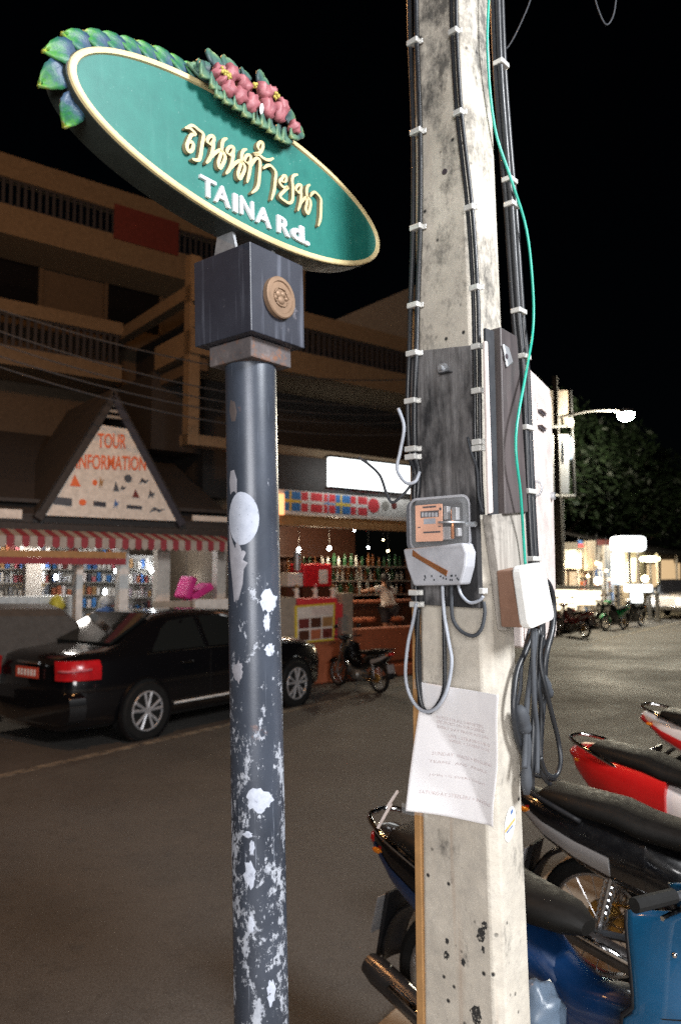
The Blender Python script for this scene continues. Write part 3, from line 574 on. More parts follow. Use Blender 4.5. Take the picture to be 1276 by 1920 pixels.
# wire loops under the meter
def loop(name, px, o, r, mat, label): g = cable(name, [hF(u, v, o_) for (u, v), o_ in zip(px, [o] * 30)], r, mat); tag(g, label, 'cable')
loop('wire_loop', [(829, 1096), (832, 1150), (840, 1200), (846, 1240), (838, 1290), (820, 1325), (795, 1334), (772, 1312), (760, 1270), (764, 1210), (774, 1165), (780, 1130)], .045, .0042, 'grey_cable', 'long grey wire loop hanging from the meter over the paper')
loop('wire_loop', [(830, 1098), (832, 1180), (833, 1240), (832, 1290), (822, 1318), (803, 1336), (789, 1318), (781, 1260), (782, 1190), (785, 1140)], .038, .0048, 'black_cable', 'black wire loop hanging inside the grey loop below the meter')
loop('wire_loop', [(846, 1096), (846, 1140), (850, 1165), (866, 1185), (888, 1192), (902, 1178), (908, 1150), (906, 1128)], .034, .0042, 'dusty_cable', 'short dark wire loop at the right of the meter base')
loop('wire_loop', [(858, 1094), (864, 1115), (880, 1130), (898, 1126), (905, 1118)], .04, .0036, 'grey_cable', 'small grey wire bow under the meter terminal cover')
T4 = thing('cable_run', 'black cable stub with two clips below the meter at the left edge', 'cable', hF(785, 1300))
cable('cable', [hF(779, 1090, .03), hF(780, 1150, .032), hF(784, 1220, .03), hF(786, 1290, .02), hF(788, 1330, .02)], .006, 'black_cable', T4); clips(T4, [hF(777, 1111, .034), hF(779, 1133, .034)], -tF, nFp, .026, .014)
T5 = thing('cable_clip', 'small copper cable clip right of the meter terminal cover', 'clip', hF(904, 1108, .02)); clips(T5, [hF(903, 1108, .024)], -tF, nFp, .012, .008)
# ---- right side: trunking, planks, junction box, steel cabinet
q = [hR(905, 966, .002), hR(972, 962, .002), hR(984, 1178, .002), hR(935, 1182, .002)]
m = MB(); m.slab([hR(903, 966, .002), hR(968, 960, .002), hR(978, 1150, .002), hR(932, 1182, .002)], nRp * .022); tag(m.build('grey_plank', 'grey_plank', bevel=.002), 'grey weathered plank below the dark trunking on the pole', 'plank')
TR = thing('cable_trunking', 'long dark trunking box with black edge on the right side of the pole', 'trunking', hR(930, 962, 0))
m = MB(); m.slab([hR(916, 618, .003), hR(948, 636, .003), hR(968, 962, .003), hR(925, 966, .003)], nRp * .03); m.build('trunking_body', 'trunking', TR, bevel=.003)
m = MB(); m.slab([hR(905, 616, .034), hR(921, 622, .034), hR(929, 964, .034), hR(913, 966, .034)], nRp * .006); m.build('edge_strip', 'dark_steel', TR)
m = MB(); m.slab([hR(903, 640, .0345), hR(908, 642, .0345), hR(918, 962, .0345), hR(911, 964, .0345)], nRp * .009); m.build('conduit_strip', 'cabinet_paint', TR, bevel=.003)
m = MB(); m.slab([hR(939, 645, .034), hR(950, 652, .034), hR(958, 680, .034), hR(947, 690, .034)], nRp * .006); lg = m.build('mounting_lug', 'galvanised', TR, bevel=.003)
m = MB(); c = hR(949, 668, .0405); m.tube([c, c + nRp * .001], .006, 10); m.build('lug_hole', 'ink', lg)
JB = thing('junction_box', 'white plastic junction box with brown side hanging open on the pole', 'junction box', hR(960, 1182, .0))
m = MB(); m.slab([hR(929, 1070, .025), hR(956, 1064, .025), hR(966, 1168, .025), hR(938, 1176, .025)], nRp * .05); m.build('box_body', 'brown_box', JB, bevel=.004)  # side of the white box coloured brown for warm light from the left
lid = [hR(957, 1062, .072), hR(1003, 1054, .066), hR(1024, 1160, .066), hR(974, 1181, .072)]
def rquad(q, r=.16, n=4):
    out = []
    for i in range(4):
        p, a, b = q[i], q[i - 1], q[(i + 1) % 4]; A = p.lerp(a, r); B = p.lerp(b, r)
        for k in range(n + 1):
            t_ = k / n; out.append(A.lerp(p, t_).lerp(p.lerp(B, t_), t_))
    return out
m = MB(); m.prism(rquad(lid), nRp * .022); m.build('box_lid', 'white_box', JB, bevel=.004)
# cabinet stands behind the pole
dC = V((.515, 1, 0)).normalized(); nC = V((dC.y, -dC.x, 0)); PC = aty(1012, 900, 2.25)
def hCab(u, v, o=0): return hit(u, v, PC + nC * o, nC)
CB = thing('steel_cabinet', 'tall pale pink steel cabinet behind the pole', 'cabinet', hCab(1000, 1240))
a0 = hCab(975, 1000); a1 = hCab(1037, 1000); zt = hCab(1036, 734).z; zb = hCab(1040, 1195).z
def cq(p, z): return V((p.x, p.y, z))
m = MB(); m.slab([cq(a0, zb), cq(a1, zb), cq(a1, zt), cq(a0, zt)], -nC * .22); m.build('cabinet_body', 'cabinet_paint', CB, bevel=.006)
m = MB(); e = dC * .012; m.slab([cq(a0, zb + .02) + e + nC * .001, cq(a1, zb + .02) - e + nC * .001, cq(a1, zt - .03) - e + nC * .001, cq(a0, zt - .03) + e + nC * .001], nC * .004); dr = m.build('cabinet_door', 'cabinet_paint', CB, bevel=.002)
for u, v in ((1013, 772), (1013, 801)):
    c = hCab(u, v, .006); m = MB(); m.hexa([c - dC * .04 + UP * 0, c + dC * .04, c + dC * .04 + nC * .012 - UP * .0, c - dC * .04 + nC * .012, c - dC * .04 + UP * .025, c + dC * .04 + UP * .025, c + dC * .04 + UP * .022 + nC * .001, c - dC * .04 + UP * .022 + nC * .001]); m.build('louvre', 'cabinet_paint', dr)
    m = MB(); m.box(c + nC * .004 - UP * .004, (.07, .006, .006), frame(dC, -nC, UP, (0, 0, 0)).to_3x3()); m.build('louvre_slot', 'ink', dr)
m = MB(); c = hCab(1032, 930, .005); m.tube([c, c + nC * .012], .012, 12); m.build('lock', 'galvanised', dr, smooth=30)
m = MB(); c = hCab(1003, 915, .005); m.tube(spline([c + UP * .02, c + nC * .015 + UP * .012, c + nC * .018, c + nC * .012 - UP * .018, c - UP * .022], 4), .003, 6); m.build('handle', 'galvanised', dr, smooth=1)
# hanging cables below the bundle
rr3 = random.Random(11)
hang = [[(1006, 1080), (1026, 1095), (1036, 1130), (1034, 1180), (1022, 1230), (1018, 1300), (1012, 1380), (1010, 1440)],
        [(1000, 1180), (985, 1220), (968, 1260), (962, 1320), (968, 1380), (985, 1430), (988, 1488)],
        [(1008, 1180), (1004, 1260), (1000, 1340), (997, 1420), (996, 1480)],
        [(1016, 1190), (1012, 1240), (1022, 1290), (1034, 1340), (1046, 1390), (1050, 1430), (1040, 1455), (1022, 1448), (1012, 1420)],
        [(992, 1180), (978, 1240), (975, 1290), (968, 1330), (975, 1370), (980, 1400)],
        [(1012, 1170), (1008, 1280), (1014, 1330), (1012, 1400), (1016, 1450), (1030, 1470)],
        [(1004, 1180), (994, 1270), (986, 1330), (984, 1400), (982, 1440)],
        [(998, 1170), (1000, 1300), (1006, 1370), (1006, 1450)]]
lbls = ['thick black cable arching beside the white junction box', 'dark cable bulging left against the pole below the junction box', 'straight black cable hanging in the middle of the tangle', 'black cable looping out to the right at the end of the tangle', 'thin dark cable hugging the pole edge beside the paper', 'black cable hanging to the right of the taped joint', 'dusty cable hanging straight under the left taped joint', 'dusty grey cable hanging behind the other cables of the tangle']
for i, (p, lb) in enumerate(zip(hang, lbls)):
    g = cable('hanging_cable', [hC(u, v, .012 + .012 * ((i * 5) % 4) + .004 * math.sin(j * 2.1 + i)) for j, (u, v) in enumerate(p)], [.0085, .007, .0065, .0055, .0045, .006, .0065, .0055][i], 'dusty_cable' if i in (4, 6, 7) else 'black_cable'); tag(g, lb, 'cable', 'cables hanging below the junction box')
for lb, u, v, u2, v2, r in (('taped cable joint hanging at the left of the cable tangle', 972, 1325, 985, 1375, .016), ('taped cable joint at the right of the cable tangle', 1012, 1265, 1030, 1305, .014), ('long flat taped cable end hanging lowest in the tangle', 986, 1360, 986, 1490, .011)):
    a, b = hC(u, v, .03), hC(u2, v2, .03); P = [a.lerp(b, i / 7) for i in range(8)]
    g = MB().tube(P, [r * .55] + [r * rr3.uniform(.8, 1.15) for _ in range(6)] + [r * .6], 9).build('taped_joint', 'dusty_cable', smooth=1); tag(g, lb, 'cable joint')
# ---- paper notice
pu = [(787, 1278), (956, 1298), (930, 1548), (792, 1508)]
pq = [hF(u, v, .012) for u, v in pu]
def pap(a, b, lift=0):                         # a 0..1 across, b 0..1 down
    p = (pq[0].lerp(pq[1], a)).lerp(pq[3].lerp(pq[2], a), b)
    s_ = (a - .02) / .9 - (b - .17) / .83      # crease from upper left to lower right
    g = .034 * max(0, s_) + (.062 * max(0, -s_) if b > .17 else 0) + .006 * math.sin(5 * a + 3 * b) * b + .012 * max(0, a - .75) + .004 * math.sin(9 * b) * a
    return p + nFp * (g + lift)
PP = thing('paper_notice', 'creased white paper notice taped low on the concrete pole', 'notice', pq[3])
m = MB(); m.grid(lambda a, b: pap(a, b), 36, 48); m.build('sheet', 'paper', PP, smooth=1, recalc=False, solid=.0006)
for txt, a0, a1, b0, hh in [('NOTICE FOR ALL SUPPORTERS', .22, .83, .25, .025), ('LIVE SPORTS ON OUR SCREENS', .22, .84, .285, .025), ('EVERY DAY FROM NOON', .22, .88, .33, .022), ('LIVE - STRASBOURG', .36, .9, .385, .024), ('WEEK + LIVERPOOL', .36, .9, .425, .024), ('SUNDAY  WALES + ENGLAND', .2, .93, .535, .026), ('TEAMS  AND  FINALS', .18, .86, .60, .02), ('JOIN US EVERY NIGHT', .2, .86, .70, .022), ('SATURDAY STEELERS + RAVENS', .12, .95, .83, .026)]:
    vs, fs = text_mesh(txt, .0, 1); x0 = min(v.x for v in vs); x1 = max(v.x for v in vs); y0 = min(v.y for v in vs); y1 = max(v.y for v in vs)
    m = MB(); m.add([pap(a0 + (a1 - a0) * (v.x - x0) / (x1 - x0), b0 + hh * (1 - (v.y - y0) / (y1 - y0)), .0012) for v in vs], fs); m.build('printed_line', 'paper_ink', PP, recalc=False)
for a, b in ((.02, .02), (.03, .985), (.16, .985)):
    m = MB(); c = pap(a, b, .001); m.box(c, (.035, .001, .022), Rf); m.build('tape', 'clear_cover', PP)
m = MB(); m.tube([hF(745, 1483, .06), hF(726, 1512, .06), hF(733, 1507, .06), hF(708, 1552, .06)], .0035, 5); tag(m.build('tape_ribbon', 'cabinet_paint'), 'frayed strip of clear tape sticking out left of the paper', 'tape')
# oval sticker on the chamfer side
cs = hR(955, 1545, .0015); k = 28
def st(x, z, o=0): return cs + tR * (x * .86 + z * .22) + UP * z + nRp * o
m = MB(); m.prism([st(.026 * math.cos(a), .036 * math.sin(a)) for a in [2 * math.pi * i / k for i in range(k)]], nRp * .0006); sk_ = m.build('oval_sticker', 'white_box'); tag(sk_, 'small white oval sticker with an orange band on the pole edge', 'sticker')
m = MB(); m.prism([st(x, z, .0007) for x, z in ((-.024, -.008), (.022, .010), (.022, .003), (-.022, -.015))], nRp * .0003); m.build('orange_band', 'sticker_orange', sk_)
m = MB(); m.prism([st(x, z, .0007) for x, z in ((-.002, .018), (.008, .022), (.008, .031), (-.002, .027))], nRp * .0003); m.build('blue_mark', 'print_blue', sk_)
m = MB()
for i in range(5): m.prism([st(x - .014 + i * .006, z - .012 + i * .0022, .0007) for x, z in ((0, -.006), (.004, -.0045), (.004, .0005), (0, -.001))], nRp * .0003)
m.build('printed_line', 'print_blue', sk_, kind='stuff')
# ------------------------------------------------------------------ motorbikes (underbone type): x forward, y left, z up, origin under the rear axle
def torus(m, c, R, r, n=32, k=8, ax='Y', sq=1.0):
    secs = []
    for i in range(n + 1):
        a = 2 * math.pi * i / n; secs.append([V(c) + V((math.cos(a) * (R + r * math.cos(b)), r * sq * math.sin(b), math.sin(a) * (R + r * math.cos(b)))) for b in [2 * math.pi * j / k for j in range(k)]])
    return m.loft(secs, caps=False)
def sec(x, pts): return [V((x, y, z)) for y, z in pts]
def oval(x, y0, zc, hw, hh, n=12, p=2.4):
    out = []
    for i in range(n):
        a = 2 * math.pi * i / n; c, s_ = math.cos(a), math.sin(a)
        out.append(V((x, y0 + hw * math.copysign(abs(c) ** (2 / p), c), zc + hh * math.copysign(abs(s_) ** (2 / p), s_))))
    return out
def motorbike(label, pos, heading, body='paint_blue', tail='paint_blue', shield='paint_blue', seat='seat_vinyl', roll=.0, steer=0.0, stripe='paint_silver', group='motorbikes parked along the pavement', lamp_glow=None, scooter=False, mirrors=(-1, 1), sw=1.0, bulk=1.0, scale=1.0, name='motorbike'):
    hx = V((heading[0], heading[1], 0)).normalized(); hy = V((-hx.y, hx.x, 0)); M = frame(hx, hy, UP, pos) @ Matrix.Rotation(roll, 4, 'X') @ Matrix.Scale(scale, 4)
    B = thing(name, label, 'motorbike', M=M, group=group)
    def P(m, n, mat, par=B, sm=35, **k): return m.build(n, mat, par, smooth=sm, local=True, **k)
    WB_, R = 1.22, .275
    RT = Matrix.Translation((WB_, 0, R)) @ Matrix.Rotation(steer, 4, 'Z') @ Matrix.Translation((-WB_, 0, -R))
    for x in (0, WB_):
        w = P(torus(MB(), (x, 0, R), R - .034, .034, 36, 8), 'tyre', 'tyre')
        m = MB(); torus(m, (x, 0, R), R - .068, .011, 36, 6, sq=2)
        P(m, 'rim', 'rim_steel', w)
        m = MB(); m.tube([(x, -.05, R), (x, .05, R)], .035, 14)
        for i in range(18):
            a = 2 * math.pi * i / 18; b = a + (.35 if i % 2 else -.35); s_ = .03 if i % 4 < 2 else -.03
            m.tube([(x + .033 * math.cos(b), s_, R + .033 * math.sin(b)), (x + (R - .07) * math.cos(a), s_ * .2, R + (R - .07) * math.sin(a))], .0022, 4, caps=False)
        P(m, 'hub', 'rim_steel', w)
        if x: fw = w
    m = MB(); m.tube([(0, .052, R), (0, .058, R)], .075, 20); P(m, 'sprocket', 'gold_metal')
    m = MB(); torus(m, (0, .055, R), .075, .007, 20, 5); m.tube([(.01, .055, R + .075), (.46, .055, .335)], .007, 5); m.tube([(.01, .055, R - .075), (.46, .055, .265)], .007, 5); P(m, 'chain', 'gold_metal')
    for s_ in (-1, 1):
        P(MB().tube([(0, s_ * .085, R), (.48, s_ * .075, .31)], .017, 8), 'swing_arm', 'dark_steel')
        m = MB(); m.tube([(.03, s_ * .105, R + .02), (.12, s_ * .10, .62)], .011, 8)
        for i in range(8):
            a = i / 8; torus(m, V((.05, s_ * .105, .36)).lerp(V((.11, s_ * .10, .58)), a), .023, .005, 14, 5)
        P(m, 'shock_absorber', 'rim_steel')
    # engine
    m = MB(); m.loft([oval(.42, 0, .29, .09, .09), oval(.5, 0, .29, .115, .115), oval(.66, 0, .29, .115, .11), oval(.74, 0, .31, .08, .08)]); e = P(m, 'engine', 'engine_alu')
    for s_ in (-1, 1): P(MB().tube([(.57, s_ * .11, .29), (.57, s_ * .135, .29)], [.09, .075], 20), 'crankcase_cover', 'engine_alu', e)
    m = MB(); m.tube([(.72, 0, .33), (.88, 0, .38)], .052, 14)
    for i in range(7): m.tube([V((.74, 0, .336)).lerp(V((.87, 0, .376)), i / 6.5), V((.746, 0, .338)).lerp(V((.876, 0, .378)), i / 6.5)], .068, 14)
    P(m, 'cylinder_fins', 'engine_alu', e)
    P(MB().tube(spline([(.60, -.14, .29), (.59, -.19, .30), (.50, -.20, .35), (.40, -.205, .42), (.39, -.24, .42)], 4), .009, 7), 'kick_starter', 'chrome', e, 1)
    # exhaust on the right
    ex = P(MB().tube(spline([(.88, -.03, .36), (.90, -.08, .25), (.78, -.12, .17), (.5, -.145, .16), (.3, -.15, .2)], 5), .016, 9), 'exhaust_pipe', 'exhaust', sm=1)
    m = MB(); m.tube([(.34, -.155, .19), (.30, -.157, .20), (-.22, -.165, .335), (-.27, -.166, .348)], [.02, .042, .048, .038], 16); P(m, 'muffler', 'exhaust', ex)
    m = MB(); m.tube([(.22, -.187, .245), (-.12, -.195, .335)], .018, 8, flat=.8); P(m, 'heat_shield', 'chrome', ex, 1)
    # frame, under-seat, rear mudguard
    P(MB().tube(spline([(1.02, 0, .78), (.95, 0, .62), (.78, 0, .46), (.5, 0, .44), (.2, 0, .6), (-.2, 0, .66)], 5), .03, 8), 'frame_tube', 'dark_steel', sm=1)
    def guard(cx_, R2, a0, a1, w, n=14):
        m = MB(); m.grid(lambda a, b: V((cx_ + (R2 + .018 * (1 - (2 * b - 1) ** 2)) * math.cos(math.radians(a0 + (a1 - a0) * a)), w * (2 * b - 1), R + (R2 + .018 * (1 - (2 * b - 1) ** 2)) * math.sin(math.radians(a0 + (a1 - a0) * a)))), n, 6); return m
    P(guard(0, R + .045, 60, 178, .06), 'rear_mudguard', 'black_plastic', sm=1, solid=.004, recalc=False)
    m = MB(); m.hexa([V(a) for a in ((-.36, -.06, .30), (-.345, -.06, .30), (-.345, .06, .30), (-.36, .06, .30), (-.29, -.055, .56), (-.27, -.055, .56), (-.27, .055, .56), (-.29, .055, .56))]); P(m, 'mud_flap', 'black_plastic', bevel=.004)
    m = MB(); m.hexa([V(a) for a in ((-.352, -.085, .40), (-.347, -.085, .40), (-.347, .085, .40), (-.352, .085, .40), (-.30, -.085, .55), (-.295, -.085, .55), (-.295, .085, .55), (-.30, .085, .55))]); P(m, 'number_plate', 'silver_paint')
    # tail cowl, lofted, pointed and rising to the rear
    T = [(-.37, .765, .03, .022), (-.32, .745, .07, .05), (-.20, .69, .105, .092), (-.05, .645, .124, .118), (.1, .61, .13, .13), (.24, .58, .126, .135), (.38, .53, .11, .13), (.52, .46, .08, .09)]
    P(MB().loft([oval(x, 0, z - (bulk - 1) * .045, w * (1 + (bulk - 1) * .25), h * bulk, 18, 2.8) for x, z, w, h in T[:6]]), 'tail_cowl', tail, sm=50)
    P(MB().loft([oval(x, 0, z, w - .003, h - .003, 18, 2.8) for x, z, w, h in T[4:]]), 'side_cover', body, sm=50)
    for s_ in (-1, 1):
        m = MB(); m.loft([[V((x, s_ * (w + .003), z + h * .05)), V((x, s_ * (w + .006), z - h * .25)), V((x, s_ * (w - .006), z - h * .55)), V((x, s_ * (w - .02), z - h * .2))] for x, z, w, h in T[1:5]]); P(m, 'side_stripe', stripe)
    m = MB(); m.loft([oval(-.385, 0, .745, .03, .016, 12), oval(-.36, 0, .745, .055, .032, 12), oval(-.27, 0, .735, .085, .045, 12)]); P(m, 'tail_light', 'brake_red')
    for s_ in (-1, 1):
        m = MB(); m.ball((-.29, s_ * .078, .722), (.035, .012, .012), 10, 6); P(m, 'rear_indicator', 'amber', sm=1)
    P(MB().tube(spline([(-.02, .11, .73), (-.2, .12, .80), (-.34, .07, .83), (-.37, 0, .835), (-.34, -.07, .83), (-.2, -.12, .80), (-.02, -.11, .73)], 4), .011, 8), 'grab_rail', 'chrome' if body != 'paint_black' else 'black_plastic', sm=1)
    # seat
    Sx = [(-.24, .80, .07, .02), (-.2, .815, .10, .035), (-.05, .80, .118, .042), (.12, .785, .122, .045), (.22, .755, .12, .045), (.36, .74, .105, .043), (.50, .735, .07, .04), (.56, .725, .035, .02)]
    st_ = P(MB().loft([oval(x, 0, z - .02, w, h, 16, 3) for x, z, w, h in Sx]), 'seat', seat, sm=50)
    P(MB().tube(spline([(x, .0 + w * .98, z - .045) for x, z, w, h in Sx], 3), .006, 5), 'piping', 'tyre', st_, 1)
    # central body / side covers
    P(MB().loft([oval(.40, 0, .50, .085, .12, 14, 3), oval(.55, 0, .47, .075, .085, 14, 3), oval(.72, 0, .50, .07, .085, 14, 3), oval(.86, 0, .60, .07, .11, 14, 3), oval(.94, 0, .70, .065, .1, 14, 3)]), 'centre_cowl', body)
    for s_ in (-1, 1):
        def sh_(a, b):
            z = .27 + .64 * a; x = .80 + .16 * a + .10 * math.sin(math.pi * a) ** 1.2; k_ = b * math.pi * .5; y = s_ * (.06 + sw * (.165 - .07 * (2 * a - .9) ** 2) * math.sin(k_)); return V((x - .20 * (1 - math.cos(k_)) - .03 * b * (a < .62), y, z - .05 * b * b))
        ls_ = P(MB().grid(sh_, 24, 14), 'leg_shield', shield, sm=1, solid=.008, recalc=False)
        P(MB().tube([sh_(i / 20, 1) for i in range(21)], .007, 6), 'edge_trim', 'black_plastic', ls_, 1)
        P(MB().tube([sh_(.62, i / 12) + V((.004, 0, 0)) for i in range(13)], .003, 5), 'panel_seam', 'tyre', ls_, 1)
        for a_, b_2 in ((.2, .75), (.5, .8), (.85, .6)): P(MB().ball(sh_(a_, b_2) + V((.004, s_ * .003, 0)), .008, 8, 6), 'screw', 'chrome', ls_, 1)
    m = MB(); m.loft([oval(.98, 0, .56, .03, .05, 14), oval(1.03, 0, .66, .095, .16, 14), oval(1.05, 0, .78, .10, .1, 14), oval(1.02, 0, .88, .06, .04, 14)]); P(m, 'front_cowl', shield)
    # fork, front mudguard
    for s_ in (-1, 1): P(MB().tube([(WB_, s_ * .062, R), (1.07, s_ * .062, .72)], .018, 9), 'fork_leg', 'engine_alu')
    P(guard(WB_, R + .03, 30, 178, .055), 'front_mudguard', body, sm=1, solid=.004, recalc=False)
    # handlebar cowl, headlight, grips, mirrors
    hb = P(MB().loft([oval(.93, 0, .96, .07, .03, 14), oval(.98, 0, .975, .15, .055, 14), oval(1.06, 0, .97, .13, .07, 14), oval(1.12, 0, .95, .08, .05, 14)]), 'handlebar_cowl', body)
    P(MB().loft([oval(1.10, 0, .955, .075, .045, 14), oval(1.135, 0, .95, .06, .035, 14)]), 'headlight', lamp_glow or 'lens_clear', hb)
    for s_ in (-1, 1):
        P(MB().tube([(.98, s_ * .12, .98), (.93, s_ * .33, 1.0)], .011, 8), 'handlebar', 'dark_steel', hb)
        P(MB().tube([(.955, s_ * .22, .992), (.925, s_ * .345, 1.0)], .018, 10), 'grip', 'tyre', hb)
        P(MB().tube([(1.0, s_ * .18, .985), (.985, s_ * .33, .985)], .006, 6), 'brake_lever', 'chrome', hb)
        if s_ not in mirrors: continue
        m = MB(); m.tube(spline([(.97, s_ * .2, .99), (.965, s_ * .24, 1.10), (.94, s_ * .27, 1.17)], 4), .006, 6); mr = P(m, 'mirror_stalk', 'dark_steel', hb, 1)
        m = MB(); m.ball((.94, s_ * .285, 1.195), (.018, .062, .038), 12, 8); P(m, 'mirror', 'black_plastic', hb, 1)
    for s_ in (-1, 1): P(MB().tube(spline([(.95, s_ * .16, .98), (1.08, s_ * .14, .93), (1.08, s_ * .06, .8), (1.0, s_ * .05, .65)], 5), .005, 5), 'control_cable', 'tyre', sm=1)
    # foot pegs, stand
    for s_ in (-1, 1): P(MB().tube([(.60, s_ * .1, .20), (.60, s_ * .27, .21)], [.009, .016], 8), 'foot_peg', 'tyre'); 
    P(MB().tube(spline([(.52, .1, .2), (.48, .17, .08), (.46, .21, .008)], 3), .010, 7), 'side_stand', 'dark_steel', sm=1)
    if scooter:
        P(MB().loft([oval(-.1, 0, .93, .12, .02), oval(-.12, 0, .98, .15, .06), oval(-.12, 0, 1.06, .15, .06), oval(-.1, 0, 1.11, .12, .02)]) if False else MB().box((.70, 0, .30), (.42, .30, .03)), 'foot_board', 'black_plastic', bevel=.01)
    return B
motorbike('blue motorbike parked nearest, right behind the concrete pole', (.42, 2.85, 0), (.63, -.775), 'paint_blue', 'paint_black', 'paint_teal', roll=.06, stripe='paint_blue', sw=.65, mirrors=(1,))  # low shade and lit shield put into two tones of the bike's blue
motorbike('black and silver motorbike parked second from the pole, next to the blue one', (1.12, 3.42, 0), (.76, -.65), 'paint_black', 'paint_black', 'paint_black', roll=.06, stripe='paint_silver')
motorbike('red and white motorbike with black seat parked third along the pavement', (1.62, 4.28, 0), (.62, -.78), 'paint_white', 'paint_red', 'paint_white', roll=.06, stripe='paint_white', bulk=1.55)
motorbike('red motorbike with white tail at the right edge, farthest of the parked row', (2.45, 5.35, 0), (.66, -.75), 'paint_red', 'paint_white', 'paint_white', roll=.06, stripe='paint_red')
m = MB(); c = onz(1008, 1935, .33)
c = aty(1008, 1905, 2.25)
m.ball(c, (.075, .07, .09), 18, 14)
for q in m.v: d = q - c; q += d.normalized() * .022 * noise.noise(d * 28) + d.normalized() * .012 * noise.noise(d * 70)
tag(m.build('plastic_bag', 'bag_blue', smooth=1), 'pale blue crumpled plastic bag hanging by the blue motorbike', 'bag')
# ------------------------------------------------------------------ far side of the street: facade frame
dB = V((.788, .616, 0)).normalized(); nB = V((dB.y, -dB.x, 0)); OB = V((-3.5, 11.5, 0))      # nB points to the street
def FB(t, off=0, z=0): q = OB + dB * t + nB * off; return V((q.x, q.y, z))
def hB(u, v, off=0): return hit(u, v, OB + nB * off, nB)
def tz(u, v, off=0): q = hB(u, v, off); return (q - OB).dot(dB), q.z
def fbox(m, t0, t1, z0, z1, o0, o1): return m.hexa([FB(t0, o0, z0), FB(t1, o0, z0), FB(t1, o1, z0), FB(t0, o1, z0), FB(t0, o0, z1), FB(t1, o0, z1), FB(t1, o1, z1), FB(t0, o1, z1)])
def fb(name, mat, par, *a, **k): return fbox(MB(), *a).build(name, mat, par, **k)
def pxbox(m, u0, v0, u1, v1, o0, o1):        # box whose street face (at o1) spans the given picture corners
    t0, z1 = tz(u0, v0, o1); t1, _ = tz(u1, (v0 + v1) / 2, o1); _, z0 = tz(u0, v1, o1); return fbox(m, t0, t1, z0, z1, o0, o1)
fp = MB(); fp.hexa([G(8.95, -40, ZR - .1), V((*FB(2.0, .15)[:2], ZR - .1)), FB(-8, -9, ZR - .1), G(30, -40, ZR - .1), G(8.95, -40, 0), V((*FB(2.0, .15)[:2], 0)), FB(-8, -9, 0), G(30, -40, 0)])
fp.build('far_pavement', 'pavement_concrete')['kind'] = 'structure'
# ---- apartment building
AB = thing('apartment_building', 'three storey beige building with dark balcony railings above the shops', 'building', FB(2, -4))
BACK = -3.2
z3 = tz(0, 290, BACK)[1]
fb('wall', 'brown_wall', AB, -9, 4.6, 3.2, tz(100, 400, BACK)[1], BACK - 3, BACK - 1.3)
fb('wing_wall', 'roof_tile', AB, 2.3, 8.2, 3.2, tz(600, 640, 0)[1] + .6, -6, -1.35)  # dark colour holds the shade inside the open wing
def rail(t0, t1, zlo, zhi, off, gap=.13):
    par = AB
    n = int((t1 - t0) / gap)
    r = fb('railing', 'dark_rail', par, t0, t1, zlo, zlo + .03, off - .05, off - .02); fb('rail_top', 'dark_rail', r, t0, t1, zhi - .03, zhi, off - .055, off - .015)
    proto = None
    for i in range(n):
        t = t0 + gap * (i + .5)
        if proto is None:
            proto = fb('baluster', 'dark_rail', r, t, t + .06, zlo + .03, zhi - .03, off - .05, off - .025); pt = t
        else:
            c = proto.copy(); COL.objects.link(c); d = dB * (t - pt); c.location = proto.location + d
    return r
def floor_bands(t0, t1, off, zt, th, zr, zb, deep):       # parapet beam, railing zone, lower beam
    fb('parapet_beam', 'beige_wall', AB, t0, t1, zt - th, zt, off - .25, off)
    rail(t0 + .05, t1 - .05, zr, zt - th - .01, off - .02)
    fb('balcony_slab', 'beige_wall', AB, t0, t1, zb, zr - .005, off - deep, off)
# left, set back: two balcony floors
tl = lambda u, v: tz(u, v, BACK)
t0 = tl(0, 300)[0] - 2; t1 = 1.46
za = tl(60, 303)[1]; zb_ = tl(60, 345)[1]; zc = tl(60, 395)[1]; zd = tl(60, 450)[1]
floor_bands(t0, 4.6, BACK, za, za - zb_, zc, zd, 1.2)
ta, _ = tl(214, 380); tb, _ = tl(334, 420)
fb('balcony_panel', 'maroon', AB, ta, tb, zc - .1, zb_ + .1, BACK + .01, BACK + .04, label='dark red panel hung over the top balcony rail')
ze = tl(60, 570)[1]; zf = tl(60, 595)[1]; zg = tl(60, 655)[1]; zh = tl(60, 690)[1]
floor_bands(t0, t1, BACK, ze, ze - zf, zg, zh, 1.2)
for u0, v0, u1, v1 in ((-60, 452, 76, 555), (200, 505, 300, 600)):
    x0, z1 = tz(u0, v0, BACK - 1.3); x1, _ = tz(u1, v0, BACK - 1.3); z0 = tz(u0, v1, BACK - 1.3)[1] - .1
    wd = fb('window', 'dark_glass', AB, x0, x1, z0, z1, BACK - 1.31, BACK - 1.27); fb('window_frame', 'brown_wall', wd, x0 - .06, x0 + .02, z0, z1, BACK - 1.3, BACK - 1.22); fb('window_frame', 'brown_wall', wd, x1 - .02, x1 + .06, z0, z1, BACK - 1.3, BACK - 1.22)
# side of the wing coming forward, with its corner column
def sbox(name, mat, o0, o1, z0, z1, t=1.46, w=.2): return fb(name, mat, AB, t, t + w, z0, z1, o0, o1)
zs0 = tz(352, 520, 0)[1]; 
sbox('side_beam', 'beige_wall', BACK - 1, -.02, zs0 - .18, zs0 + .05); sbox('side_beam', 'brown_wall', BACK - 1, -.02, zs0 - 1.5, zs0 - 1.3)
m = MB(); x0 = tz(356, 600)[0]; x1 = tz(376, 600)[0]; zt_ = tz(365, 478)[1]; zb2 = tz(365, 800)[1] - .3; fbox(m, x0, x1, zb2, zt_, -.2, .0); m.build('column', 'beige_wall', AB)
